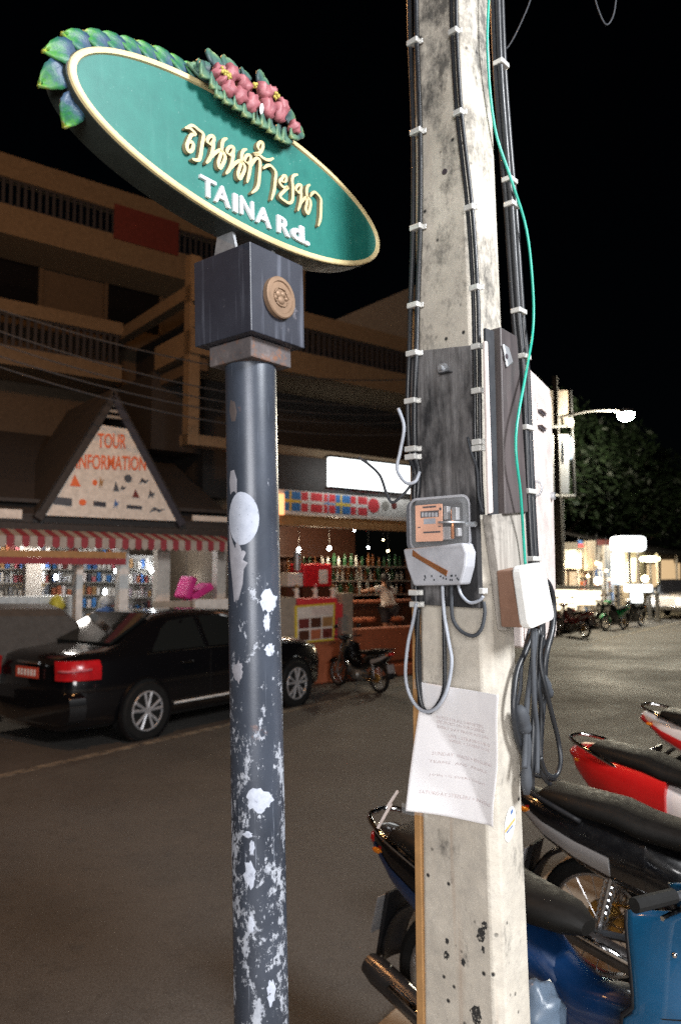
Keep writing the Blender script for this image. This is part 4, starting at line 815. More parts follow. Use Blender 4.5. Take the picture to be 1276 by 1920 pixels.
# wing: balcony band on the right and loggia below, its shade put into a dark wall colour
t0 = x0; t1 = 8.2; zq = tz(660, 610)[1]; zr_ = tz(660, 638)[1]; zs_ = tz(660, 682)[1]; zu = tz(660, 722)[1]
floor_bands(t0, t1, .06, zq, zq - zr_, zs_, zu, 1.4)
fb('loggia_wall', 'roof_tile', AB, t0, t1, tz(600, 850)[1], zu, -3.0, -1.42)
fb('lower_beam', 'beige_wall', AB, t0, t1, tz(560, 856)[1], tz(560, 838)[1], -.3, -.02)
m = MB(); fbox(m, tz(596, 540)[0], tz(612, 540)[0], zq, tz(600, 500)[1] + .5, -.9, -.7); m.build('column', 'beige_wall', AB)
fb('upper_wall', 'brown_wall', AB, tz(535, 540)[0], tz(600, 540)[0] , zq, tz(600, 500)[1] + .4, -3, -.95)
m = MB(); a, b, c = hB(600, 612, -1.2), hB(790, 655, -1.2), hB(790, 530, -1.2); m.prism([a, b, c], -nB * 1.5); m.build('gable', 'concrete_wall', AB, label='grey sloping gable wall behind the balcony')
# ---- tour information shop
SH = thing('tour_shop', 'tour information shop with steep dark roof and striped awning', 'shop', FB(-1, -1.5))
o = -.6
ev0, ev1 = tz(-160, 985, .5)[0], tz(446, 1000, .5)[0]; ze_ = tz(200, 985, .5)[1]
zr2 = tz(215, 735, -.2)[1]
rid = [FB(ev0, .5, ze_), FB(ev1, .5, ze_), FB(ev1, -2.6, zr2 - .5), FB(ev0, -2.6, zr2 - .5)]
m = MB(); m.slab(rid, UP * .08); rf = m.build('roof', 'roof_tile', SH)
nr = 9
for i in range(nr):
    a = i / nr; m = MB(); p0 = rid[0].lerp(rid[3], a) + UP * .085; p1 = rid[1].lerp(rid[2], a) + UP * .085; q0 = rid[0].lerp(rid[3], a + 1 / nr) + UP * .10; q1 = rid[1].lerp(rid[2], a + 1 / nr) + UP * .10
    m.slab([p0, p1, q1, q0], UP * .03); m.build('tile_course', 'roof_tile', rf)
# dormer with the sign board
ap = hB(214, 742, .62); bl = hB(72, 972, .62); br = hB(343, 984, .62)
for p, q, nm in ((ap, bl, 'roof_tile'), (ap, br, 'barge')):
    d = (q - p).normalized(); s_ = d.cross(nB).normalized(); m = MB(); m.slab([p - s_ * .06, p + s_ * .06, q + s_ * .06, q - s_ * .06], -nB * .08); m.build('barge_board', nm, SH)
for p, q in ((ap, bl), (ap, br)):
    m = MB(); e = -nB * 2.0; k = UP * .07; m.slab([p + k, q + k, q + e + k, p + e + k], UP * .05); m.build('dormer_roof', 'roof_tile', SH)
m = MB()
for i in range(4): m.hexa([hB(214, 742 + 9 * i, .60) + dB * a + UP * b for a, b in ((-.04 - .05 * i, -.03), (.04 + .05 * i, -.03), (.04 + .05 * i, -.03), (-.04 - .05 * i, -.03))] and [FB(tz(214, 745 + 11 * i, .6)[0] + sg * (.05 + .055 * i), of, tz(214, 745 + 11 * i, .6)[1] + dz) for dz in (-.05, -.01) for sg, of in ((-1, .60), (1, .60), (1, .54), (-1, .54))])
m.build('gable_louvres', 'wood_grey', SH, kind='stuff')
brd = [hB(192, 797, .60), hB(248, 806, .60), hB(330, 977, .60), hB(83, 966, .60)]
m = MB(); m.slab(brd, -nB * .04); gb = m.build('gable_sign', 'board_white', SH, label='white gable board lettered TOUR INFORMATION')
def gtext(body, u0, v0, u1, v1, mat, par=gb, off=.605):
    A, Bq, C = hB(u0, v1, off), hB(u1, v1 + (u1 - u0) * .03, off), hB(u0, v0, off); t_, h_ = Bq - A, C - A
    m = MB(); solid_text(m, body, lambda a, b: A + t_ * a + UP * (h_.z * b), nB * .008, .012); return m.build('lettering', mat, par)
gtext('TOUR', 183, 812, 236, 840, 'sign_orange'); gtext('INFORMATION', 143, 851, 273, 879, 'sign_orange')
def logo(u, v, w, h, mat, shape):
    c = hB(u, v, .602); k = 1 / FPX * (c - CAM).dot(F_); P = [c + dB * (x * w * k) + UP * (y * h * k) for x, y in shape]; m = MB(); m.prism(P, nB * .008); m.build('logo', mat, gb)
circ = [(.5 * math.cos(a), .5 * math.sin(a)) for a in [i * math.pi / 6 for i in range(12)]]; tri = [(-.5, -.5), (.5, -.5), (-.1, .5)]; bar = [(-.5, -.4), (.5, -.5), (.5, .4), (-.5, .5)]; zig = [(-.5, -.5), (-.1, -.1), (.1, -.4), (.5, .3), (.1, .1), (-.2, .5)]
for a in [(142, 901, 20, 22, 'sign_orange', tri), (178, 905, 9, 12, 'sign_orange', circ), (190, 905, 10, 24, 'awning_yellow', zig), (218, 912, 12, 18, 'print_dark', tri), (231, 915, 12, 10, 'barge', zig), (240, 897, 15, 15, 'print_dark', circ), (270, 902, 20, 12, 'barge', zig), (255, 925, 14, 16, 'maroon', tri), (284, 927, 14, 18, 'print_dark', zig), (118, 940, 34, 16, 'print_dark', bar), (155, 942, 14, 12, 'sign_orange', circ), (187, 945, 24, 10, 'barge', bar), (218, 945, 10, 18, 'print_blue', zig), (252, 951, 30, 7, 'barge', bar), (295, 956, 32, 10, 'print_dark', zig)]: logo(*a)
for u0, u1 in ((-70, 42), (362, 440)):
    m = MB(); pxbox(m, u0, 950 if u0 < 0 else 966, u1, 968 if u0 < 0 else 976, .48, .52); m.build('eave_sign', 'board_white', SH)
m = MB(); fbox(m, ev0, ev1, ze_ - .14, ze_ - .01, .2, .55); m.build('fascia', 'roof_tile', SH)
# striped awning: each stripe is a strip of cloth
tA0, zA1 = tz(-70, 991, .75); tA1 = tz(430, 1000, .75)[0]; zA0 = tz(200, 1030, .95)[1]; n = 40
for i in range(n):
    a, b = tA0 + (tA1 - tA0) * i / n, tA0 + (tA1 - tA0) * (i + 1) / n - .004
    m = MB(); m.slab([FB(a, .56, zA1 + .02), FB(b, .56, zA1 + .02), FB(b, .95, zA0 + .14), FB(a, .95, zA0 + .14)], UP * .01)
    mid = (a + b) / 2; P = [FB(a, .951, zA0 + .15), FB(a, .951, zA0 + .03), FB(a * .7 + b * .3, .951, zA0 + .005), FB(mid, .951, zA0), FB(a * .3 + b * .7, .951, zA0 + .005), FB(b, .951, zA0 + .03), FB(b, .951, zA0 + .15)]
    m.prism(P, nB * .008); m.build('awning_stripe', 'awning_red' if i % 2 else 'awning_white', SH)
tV1, _ = tz(236, 1045, 1.0); _, zv1 = tz(120, 1033, 1.0); _, zv0 = tz(120, 1058, 1.0)
fb('awning_valance', 'awning_yellow', SH, tA0, tV1, (zv0 + zv1) / 2, zv1, 1.0, 1.012); fb('awning_valance', 'awning_red', SH, tA0, tV1, zv0, (zv0 + zv1) / 2 - .002, 1.0, 1.012)
for u0, u1, vt, vb, of, mt in ((50, 80, 1050, 1300, -1.2, 'pillar_cream'), (145, 157, 1050, 1300, .7, 'white_paint'), (226, 243, 1030, 1300, .7, 'white_paint'), (296, 320, 1020, 1300, .3, 'pillar_cream'), (408, 424, 1020, 1300, .3, 'pillar_cream')):
    x0, z1 = tz(u0, vt, of); x1, _ = tz(u1, vt, of); fb('pillar', mt, SH, x0, x1, 0, z1 + .1, of - .16, of)
fb('back_wall', 'brown_wall', SH, tA0, tA1 + .3, 0, ze_, -3.1, -3.0); fb('side_wall', 'brown_wall', SH, tA1 + .3, tA1 + .4, 0, ze_, -3.1, .3); fb('ceiling', 'roof_tile', SH, tA0, tA1 + .3, 2.75, 2.8, -3, .4); fb('floor', 'kerb_stone', SH, tA0, tA1 + .3, -.05, .02, -3, .4)
# shop goods
rg = random.Random(21)
pal = ['print_blue', 'flag_white', 'board_white', 'board_white', 'maroon', 'silver_paint', 'white_paint', 'cabinet_paint', 'awning_yellow', 'print_dark', 'barge', 'wood_grey', 'terracotta', 'flag_blue', 'petal', 'pillar_cream']
def rack(t0, t1, off, z0, z1, rows, label, nper, big=1):
    R_ = thing('brochure_rack', label, 'rack', FB((t0 + t1) / 2, off, z0), group='racks in the tour shop')
    fb('rack_back', 'wood_grey', R_, t0, t1, z0, z1, off - .05, off - .02)
    for r in range(rows):
        zz = z0 + (z1 - z0) * r / rows; fb('shelf', 'wood_grey', R_, t0, t1, zz, zz + .02, off - .02, off + .1)
        for k in range(nper):
            w = (t1 - t0) / nper; a = t0 + w * k + w * rg.uniform(.03, .15); h = (z1 - z0) / rows * rg.uniform(.5, .88); fb('brochure', rg.choice(pal), R_, a, a + w * rg.uniform(.6, .82), zz + .022, zz + h, off + rg.uniform(.0, .03), off + rg.uniform(.05, .09))
rack(tz(-20, 1100, -1.6)[0], tz(90, 1100, -1.6)[0], -1.6, .5, 2.3, 8, 'leftmost crowded brochure rack in the tour shop', 13)
rack(tz(95, 1100, -2.4)[0], tz(215, 1100, -2.4)[0], -2.4, .5, 2.3, 8, 'brochure rack between the two white posts of the tour shop', 13)
rack(tz(240, 1100, -1.2)[0], tz(296, 1100, -1.2)[0], -1.2, .4, 2.1, 7, 'brochure rack right of the thick white post in the tour shop', 8)
rack(tz(322, 1100, -2.4)[0], tz(410, 1100, -2.4)[0], -2.4, .5, 2.2, 6, 'rightmost brochure rack behind the pink chair', 9)
m = MB(); pxbox(m, -40, 1120, 150, 1200, -.6, -.1); dk = m.build('counter', 'white_paint', bevel=.02); tag(dk, 'pale shop counter behind the dark covered cart', 'counter')
def clutter(u, v, w, h, mat, name, label, off=.0):
    c = hB(u, v, off); k = (c - CAM).dot(F_) / FPX; m = MB(); m.ball(c, (w * k / 2, .12, h * k / 2), 10, 7, frame(dB, -nB, UP, (0, 0, 0)).to_3x3())
    for q in m.v: q += (q - c).normalized() * .05 * noise.noise(q * 9)
    tag(m.build(name, mat, smooth=1), label, 'goods')
clutter(108, 1132, 32, 26, 'yellow_paint', 'beach_bag', 'round yellow beach bag on the tour shop counter')
clutter(200, 1148, 44, 20, 'print_blue', 'folded_towel', 'blue folded towel beside the white shop post', .1)
clutter(205, 1125, 40, 22, 'flag_white', 'folded_towel', 'pale folded towel on the pile by the white shop post', .0)
# pink chair and white panel
PC_ = thing('lounge_chair', 'bright pink lounge chair with V shaped back in the tour shop', 'chair', hB(370, 1180, .2))
for (u0, v0), (u1, v1), w in (((352, 1122), (366, 1082), 14), ((362, 1122), (400, 1098), 13)):
    a, b = hB(u0, v0, .2), hB(u1, v1, .2); s_ = (b - a).normalized().cross(nB); k = .06
    m = MB(); m.slab([a - s_ * k, a + s_ * k, b + s_ * k, b - s_ * k], -nB * .4); m.build('cushion', 'pink', PC_, bevel=.03)
for u in (352, 366): a = hB(u, 1122, .15); MB().tube([a, V((a.x, a.y, .02))], .02, 6).build('leg', 'dark_steel', PC_)
m = MB(); pxbox(m, 366, 1124, 432, 1290, .5, .6); tag(m.build('white_panel', 'white_paint', bevel=.01), 'white panel standing behind the sedan roof beside the post', 'panel')
m = MB(); pxbox(m, 296, 1128, 366, 1290, .2, .4); tag(m.build('low_wall', 'concrete_wall', bevel=.01), 'low grey wall left of the white panel', 'wall')
for i, (u, v, of) in enumerate(((77, 1065, -1.4), (105, 1085, -.8), (197, 1112, -.6), (72, 1100, -1.5), (218, 1073, -1.0), (284, 1071, -1.0), (349, 1088, -.9))):
    c = hB(u, v, of); m = MB(); m.lathe([(.008, .06), (.02, .05), (.028, .02), (.02, -.012), (.004, -.02)], 10, Matrix.Translation(c)); b_ = m.build('light_bulb', 'bulb_warm' if i == 3 else 'bulb_white', smooth=1)
    tag(b_, ['bulb high behind the left pillar of the tour shop', 'small bulb between the left pillar and thin post', 'bright bulb left of the thick white post', 'warm bulb glowing against the left pillar', 'bulb under the awning beside the thick white post', 'bluish bulb at the top of the middle shop bay', 'bright bulb beside the pink chair'][i], 'light bulb')
    cord = MB().tube([c + UP * .06, V((c.x, c.y, 2.74))], .004, 5).build('cord', 'black_cable', b_)
lamp('tour_shop_light', 'POINT', FB(-.6, -.9, 2.45), 45, (1, .93, .85), .15); lamp('tour_shop_light', 'POINT', FB(1.2, -.9, 2.45), 26, (.9, .95, 1), .15)
# tarpaulin-covered cart
TC = thing('covered_cart', 'dark grey tarpaulin covered cart behind the black sedan', 'cart', hB(60, 1290, 1.5))
ct = [(tz(u, v, 1.5)) for u, v in ((-70, 1142), (118, 1142), (158, 1178), (165, 1240), (165, 1300), (-70, 1300))]
m = MB(); m.loft([[FB(t, of, max(z - dz * (z > 1), .02)) for t, z in ct] for of, dz in ((1.6, .08), (1.5, 0), (.9, -.05), (.8, .05))]); m.build('tarpaulin', 'tarp', TC, smooth=30)
for u in (10, 140): a = hB(u, 1290, 1.4); MB().tube([V((a.x, a.y, .25)) - nB * .03, V((a.x, a.y, .25)) + nB * .03], .2, 14).build('wheel', 'tyre', TC)
# ---- bar
BR = thing('bar', 'open fronted bar with flag banner and terracotta base', 'bar', FB(5, -2))
tb0, tb1 = tz(500, 1000)[0], 8.2; FL = .12
fb('floor', 'wood_dark', BR, tb0, tb1, ZR, FL, -4.2, .0); fb('back_wall', 'wood_dark', BR, tb0, tb1, FL, 3.0, -4.3, -4.2); fb('side_wall', 'brown_wall', BR, tb0, tb0 + .1, FL, 3.2, -4.2, -.5); fb('ceiling', 'roof_tile', BR, tb0, tb1, 2.95, 3.0, -4.2, -.02)
m = MB(); x0, z1 = tz(530, 1205, .3); x1 = tz(642, 1215, .3)[0]; fbox(m, x0, x1, ZR, z1, -.1, .3); m.build('base_wall', 'terracotta', BR, bevel=.02)
m = MB(); x0b, z1b = tz(650, 1172, -.1); fbox(m, tz(644, 1200, -.1)[0], tb1, ZR, tz(700, 1178, -.1)[1], -.35, -.1); m.build('base_wall', 'terracotta', BR, bevel=.02)
m = MB(); fbox(m, tz(650, 1200, .35)[0], tb1, ZR, ZR + .2, -.1, .35); m.build('step', 'terracotta', BR, bevel=.02)
m = MB(); x0, z1 = tz(524, 1120, .28); x1 = tz(552, 1120, .28)[0]; fbox(m, x0, x1, ZR, z1, -.1, .34); m.build('pier', 'concrete_wall', BR, bevel=.02)
m = MB(); x0, _ = tz(641, 1150, .1); x1, _ = tz(662, 1150, .1); fbox(m, x0, x1, ZR, tz(650, 1112, .1)[1], -.15, .1); m.build('pier', 'concrete_wall', BR, bevel=.02)
BN = thing('flag_banner', 'pale banner with rows of Nordic flags above the bar', 'banner', hB(640, 960, .1), group=None)
def bq(u, v, o=.1): return hB(u, v, o)
tn0, zn1 = tz(520, 917, .1); tn1 = 8.0; zn0 = tz(520, 962, .1)[1]
fb('banner_cloth', 'flag_white', BN, tn0, tn1, zn0, zn1, .08, .1)
def flag(t0, t1, z0, z1, f, cr, inner=None):
    b = fb('flag', f, BN, t0, t1, z0, z1, .1005, .106); w = t1 - t0; h = z1 - z0
    fb('flag_cross', cr, b, t0 + w * .30, t0 + w * .42, z0, z1, .1065, .109); fb('flag_cross', cr, b, t0, t1, z0 + h * .42, z0 + h * .58, .1065, .1095)
    if inner: fb('flag_cross', inner, b, t0 + w * .335, t0 + w * .385, z0, z1, .1097, .111); fb('flag_cross', inner, b, t0, t1, z0 + h * .465, z0 + h * .535, .1098, .1112)
zf1, zf0 = tz(535, 920, .1)[1], tz(535, 957, .1)[1]
fl = [(533, 563, 'flag_blue', 'flag_yellow', None), (565, 604, 'flag_red', 'flag_white', None), (607, 628, 'flag_red', 'flag_white', 'flag_blue'), (629, 656, 'flag_blue', 'flag_yellow', None), (657, 688, 'flag_red', 'flag_white', None)]
for u0, u1, f, c, i_ in fl: flag(tz(u0, 940, .1)[0], tz(u1, 940, .1)[0], zf0, zf1, f, c, i_)
for u, w, mt in ((700, 14, 'flag_red'), (722, 9, 'wood_grey'), (738, 7, 'maroon')):
    c = hB(u, 948, .1); k = (c - CAM).dot(F_) / FPX; m = MB(); m.prism([c + dB * w * k * math.cos(a) + UP * w * k * math.sin(a) for a in [i * math.pi / 8 for i in range(16)]], nB * .008); m.build('round_logo', mt, BN)
fb('beam', 'awning_yellow', BR, tn0, tn1, zn0 - .2, zn0 - .01, -.05, .06)
m = MB(); x0, z1 = tz(519, 925, .2); x1 = tz(533, 925, .2)[0]; fbox(m, x0, x1, z1 - .36, z1, .13, .2); tag(m.build('orange_lightbox', 'glow_orange'), 'small glowing orange lightbox at the left end of the banner', 'light')
LBX = thing('lightbox_sign', 'blank white lit sign box above the bar', 'lit sign', hB(690, 925, .6)); x0, z1 = tz(620, 857, .6); x1 = tz(800, 880, .6)[0]; z0 = tz(620, 912, .6)[1]
fb('light_panel', 'lightbox_white', LBX, x0, x1, z0, z1, .5, .6); fb('frame', 'dark_steel', LBX, x0 - .03, x1, z1 + .001, z1 + .04, .45, .62); fb('frame', 'dark_steel', LBX, x0 - .03, x1, z0 - .04, z0 - .001, .45, .62); fb('bracket', 'dark_steel', LBX, (x0 + x1) / 2, (x0 + x1) / 2 + .05, z0, z1, .0, .45)
fb('fascia', 'roof_tile', BR, tn0, tn1, zn1 + .005, tz(560, 856)[1], -.1, .05)
# bar furniture
tc0, tc1 = tz(655, 1110, -2)[0], tz(800, 1110, -2)[0]
CT = thing('bar_counter', 'dark wooden bar counter behind the person in white', 'counter', FB((tc0 + tc1) / 2, -2, FL)); fb('counter_front', 'wood_dark', CT, tc0, tc1, FL, 1.15, -2.5, -2.0); fb('counter_top', 'terracotta', CT, tc0 - .05, tc1, 1.152, 1.2, -2.55, -1.9)
SHF = thing('bottle_shelf', 'dark back shelf of the bar full of bottles', 'shelf', FB((tb0 + tb1) / 2, -3.9, FL))
for z in (1.25, 1.75, 2.2): fb('shelf_board', 'wood_dark', SHF, tb0 + 1.0, tb1 - .2, z, z + .04, -4.15, -3.85)
nb = 0
bprof = [(.035, 0), (.038, .01), (.038, .17), (.03, .2), (.014, .235), (.013, .29), (.015, .3)]
pr = {}
nbx = {'bottle_green': 'dark green', 'bottle_brown': 'brown', 'bottle_clear': 'clear'}
for z in (1.29, 1.79):
    for k in range(17):
        t = tb0 + 1.3 + k * .31 + rg.uniform(-.04, .04); mt = rg.choice(list(nbx)); loc = FB(t, -4.0, z)
        if mt not in pr:
            m = MB(); m.lathe(bprof, 10); b_ = m.build('bottle', mt, smooth=35, local=True); pr[mt] = b_
        else: b_ = pr[mt].copy(); COL.objects.link(b_)
        b_.location = loc; s_ = rg.uniform(.95, 1.3); b_.scale = (s_, s_, s_); tag(b_, nbx[mt] + ' bottle standing on the back shelf of the bar', 'bottle', nbx[mt] + ' bottles on the bar shelf')
# front row of bottles and glasses on the counter and on a glass rack
GR = thing('glass_rack', 'wooden glass rack crowded with bottles in the middle of the bar', 'rack', FB(tz(640, 1050, -2.6)[0], -2.6, FL))
g0, g1 = tz(560, 1050, -2.6)[0], tz(770, 1050, -2.6)[0]
for z in (1.30, 1.62, 1.95): fb('shelf_board', 'wood_grey', GR, g0, g1, z, z + .03, -2.75, -2.5)
for t in (g0, g1 - .05): fb('upright', 'wood_dark', GR, t, t + .05, FL, 2.3, -2.76, -2.49)
for z, n_ in ((1.335, 20), (1.655, 22), (1.985, 18)):
    for k in range(n_):
        t = g0 + .12 + k * (g1 - g0 - .3) / n_ + rg.uniform(-.02, .02); mt = rg.choice(list(nbx)); b_ = pr[mt].copy(); COL.objects.link(b_); s_ = rg.uniform(.6, .98)
        b_.location = FB(t, -2.62, z); b_.scale = (s_ * 1.15, s_ * 1.15, s_); tag(b_, nbx[mt] + ' bottle on the glass rack in the middle of the bar', 'bottle', nbx[mt] + ' bottles on the glass rack')
m = MB(); pxbox(m, 570, 1057, 622, 1100, -1.3, -.8); q = m.build('drinks_cooler', 'cooler_red', bevel=.02); tag(q, 'red drinks cooler on the left side of the bar', 'cooler')
m = MB(); pxbox(m, 598, 1068, 614, 1094, -.8, -.795); m.build('cooler_label', 'flag_white', q)
fb('cooler_stand', 'wood_dark', q, tz(570, 1100, -.8)[0], tz(622, 1100, -.8)[0], FL, tz(570, 1100, -.8)[1] - .005, -1.3, -.85)
m = MB(); pxbox(m, 540, 1074, 568, 1100, -1.1, -.8); q = m.build('ice_box', 'white_paint', bevel=.02); tag(q, 'pale ice box beside the red drinks cooler', 'box')
fb('box_stand', 'wood_dark', q, tz(540, 1100, -.8)[0], tz(568, 1100, -.8)[0] - .03, FL, tz(540, 1100, -.8)[1] - .005, -1.1, -.85)
m = MB(); c = hB(557, 1052, -.7); m.lathe([(.06, -.18), (.065, -.1), (.065, .16), (.03, .18)], 14, Matrix.Translation(c)); tag(m.build('water_dispenser', 'silver_paint', smooth=35), 'upright silver dispenser under the left bar bulb', 'dispenser')
for i, (u, v, of, mt, r) in enumerate(((560, 1030, -.7, 'bulb_white', .028), (617, 1028, -.7, 'bulb_white', .034), (690, 1027, -3.0, 'bulb_white', .02), (727, 1033, -3.2, 'bulb_warm', .022), (664, 978, -2.0, 'bulb_warm', .014), (664, 995, -2.0, 'bulb_white', .012), (718, 1012, -3, 'bulb_warm', .016))):
    c = hB(u, v, of); m = MB(); m.ball(c, r, 12, 8); b_ = m.build('light_bulb', mt, smooth=1); tag(b_, ['bright bulb above the silver dispenser in the bar', 'brightest bulb above the red cooler in the bar', 'small bulb over the back shelf left of the person', 'warm bulb over the back shelf above the person', 'upper warm bulb of the hanging pair under the flag banner', 'lower white bulb of the hanging pair under the flag banner', 'warm bulb between the hanging pair and the pole'][i], 'light bulb')
    MB().tube([c + UP * r, V((c.x, c.y, 2.95))], .005, 5).build('cord', 'black_cable', b_)
lamp('bar_light', 'POINT', FB(4.6, -1.0, 2.5), 60, (1, .76, .5), .12); lamp('bar_light', 'POINT', FB(6.2, -2.4, 2.6), 90, (1, .8, .58), .12)
for i, (u, v) in enumerate(((690, 1150), (672, 1140), (742, 1148))):
    c = hB(u, v, -1.4); St = thing('bar_stool', ['red brown bar stool just left of the person', 'bar stool farthest left at the counter', 'bar stool right of the person'][i], 'stool', V((c.x, c.y, FL)), group='bar stools')
    MB().lathe([(.15, .66), (.17, .69), (.17, .73), (.15, .75)], 14, Matrix.Translation((c.x, c.y, FL))).build('seat', 'terracotta', St, smooth=30)
    for k in range(4):
        a = math.pi / 4 + k * math.pi / 2; MB().tube([V((c.x + .1 * math.cos(a), c.y + .1 * math.sin(a), FL + .66)), V((c.x + .18 * math.cos(a), c.y + .18 * math.sin(a), FL))], .014, 6).build('leg', 'wood_dark', St)
# menu board
MN = thing('menu_board', 'yellow framed menu board with food photos on the terracotta wall', 'menu board', hB(590, 1205, .34))
def mq(u, v, o=.36): return hB(u, v, o)
A_, B_, C_, D_ = mq(553, 1136), mq(628, 1130), mq(626, 1200), mq(554, 1207)
m = MB(); m.slab([A_, D_, C_, B_], -nB * .03); m.build('board', 'yellow_paint', MN)
def mb(a0, a1, b0, b1, mat, h=.004):
    pt = lambda a, b: A_.lerp(B_, a).lerp(D_.lerp(C_, a), b) + nB * .001
    m = MB(); m.slab([pt(a0, b0), pt(a0, b1), pt(a1, b1), pt(a1, b0)], nB * h); m.build('food_photo' if h > .005 else 'board_print', mat, MN)
mb(.05, .95, .05, .95, 'flag_white'); mb(.4, .92, .08, .3, 'cabinet_paint', .006)
for r_ in range(2):
    for c_ in range(3): mb(.08 + c_ * .3, .34 + c_ * .3, .36 + r_ * .31, .62 + r_ * .31, ['maroon', 'wood_dark', 'awning_yellow', 'wood_dark', 'terracotta', 'maroon'][r_ * 3 + c_], .008)
m = MB(); pxbox(m, 628, 1132, 642, 1158, .3, .34); tag(m.build('red_poster', 'flag_red'), 'small red poster right of the menu board', 'poster')
m = MB(); x0, z1 = tz(548, 1120, .28); x1 = tz(634, 1120, .28)[0]; fbox(m, x0, x1, tz(590, 1205, .3)[1] + .001, tz(590, 1122, .28)[1], -.06, .27); tag(m.build('display_stand', 'flag_red', bevel=.02), 'red cloth covered stand behind the menu board', 'stand')
for i, u in enumerate((556, 591, 624)):
    c = hB(u, 1122, .12); zb = tz(590, 1122, .28)[1]; Fg = thing('figurine', ['small cream figurine left on the red stand', 'small cream figurine in the middle of the red stand', 'small cream figurine right on the red stand'][i], 'figurine', V((c.x, c.y, zb)), group='figurines on the red stand')
    T_ = Matrix.Translation((c.x, c.y, zb)); MB().lathe([(.05, 0), (.055, .02), (.035, .06), (.045, .12), (.03, .17), (.015, .185)], 12, T_).build('body', 'flag_white', Fg, smooth=1); MB().ball((c.x, c.y, zb + .215), .034, 10, 8).build('head', 'awning_yellow' if i != 1 else 'petal', Fg, smooth=1)
    MB().tube([V((c.x, c.y, zb + .13)) - dB * .04, V((c.x, c.y, zb + .16)) - dB * .09 + nB * .02], .012, 6).build('arm', 'flag_white', Fg, smooth=1)
# person at the counter, seen from behind, reaching over
def skin(name, verts, edges, radii, mat, parent=None, sub=2):
    me = bpy.data.meshes.new(name); me.from_pydata([tuple(v) for v in verts], edges, []); o = bpy.data.objects.new(name, me); COL.objects.link(o)
    md_ = o.modifiers.new('skin', 'SKIN'); sv = me.skin_vertices[0].data if me.skin_vertices else None
    if sv is None:
        bm = bmesh.new(); bm.from_mesh(me); bm.verts.layers.skin.verify(); bm.to_mesh(me); bm.free(); sv = me.skin_vertices[0].data
    for i, r in enumerate(radii): sv[i].radius = (r, r) if isinstance(r, (int, float)) else r
    sv[0].use_root = True
    s_ = o.modifiers.new('sub', 'SUBSURF'); s_.levels = s_.render_levels = sub
    me.materials.append(MT[mat]); o.parent = parent
    me.polygons.foreach_set('use_smooth', [True] * len(me.polygons)); md_.use_smooth_shade = True
    return o
pc = hB(727, 1100, -1.5); PM = frame(dB, -nB, UP, V((pc.x, pc.y, FL)))
PE = thing('person', 'person in white top and dark shorts leaning at the bar counter', 'person', M=PM)
vb = [(0, 0, .92), (0, .03, 1.10), (0, .06, 1.28), (0, .08, 1.38), (0, .10, 1.45), (0, .11, 1.54), (0, .12, 1.60),          # pelvis..head
      (-.17, .08, 1.36), (-.33, .10, 1.34), (-.40, .30, 1.30), (-.44, .42, 1.30),                                                # left arm raised sideways
      (.17, .08, 1.36), (.25, .08, 1.12), (.24, .30, 1.12), (.22, .40, 1.14),
      (-.09, 0, .86), (-.10, -.02, .48), (-.11, .02, .08), (-.11, -.10, .03), (.09, 0, .86), (.10, .02, .48), (.11, 0, .08), (.11, -.12, .03)]
vb = [V((x, y, z)) for x, y, z in vb]
for i in (18, 22): vb[i].y = vb[i].y + .22
ed = [(0, 1), (1, 2), (2, 3), (3, 4), (4, 5), (5, 6), (3, 7), (7, 8), (8, 9), (9, 10), (3, 11), (11, 12), (12, 13), (13, 14), (0, 15), (15, 16), (16, 17), (17, 18), (0, 19), (19, 20), (20, 21), (21, 22)]
ra = [.14, (.13, .1), (.15, .1), (.13, .09), .05, .085, .085, .06, .045, .036, .03, .06, .045, .036, .03, .085, .058, .04, .03, .085, .058, .04, .03]
body = skin('body', vb, ed, ra, 'skin', PE)
skin('shirt', [vb[1], vb[2], vb[3], vb[7], vb[8], vb[11], vb[11].lerp(vb[12], .6), vb[0] + V((0, 0, .08))], [(0, 1), (1, 2), (2, 3), (3, 4), (2, 5), (5, 6), (0, 7)], [(.155, .125), (.17, .12), (.145, .105), .078, .062, .078, .062, (.165, .135)], 'cloth_white', PE)
skin('shorts', [vb[0], vb[15], vb[15].lerp(vb[16], .75), vb[19], vb[19].lerp(vb[20], .75)], [(0, 1), (1, 2), (0, 3), (3, 4)], [.158, .105, .085, .105, .085], 'cloth_dark', PE)
hr = MB(); hr.ball((0, .09, 1.59), (.1, .105, .125), 14, 10); hr.ball((0, .0, 1.46), (.06, .05, .14), 10, 8); hr.build('hair', 'hair', PE, smooth=1, local=True)
motorbike('small dark step-through motorbike parked by the terracotta bar wall', (.62, 12.5, ZR), (-.62, .78), 'paint_black', 'paint_black', 'paint_black', group='motorbikes on the far side', scale=.86)
# ------------------------------------------------------------------ black sedan: x forward, y left, z up, origin on the road between the rear wheels
CM = frame(D, N, UP, onz(265, 1385, ZR) + N * .80)
CR = thing('sedan_car', 'glossy black sedan parked on the far side of the road', 'car', M=CM)
def P_(m, n, mat, par=CR, sm=35, **k): return m.build(n, mat, par, smooth=sm, local=True, **k)
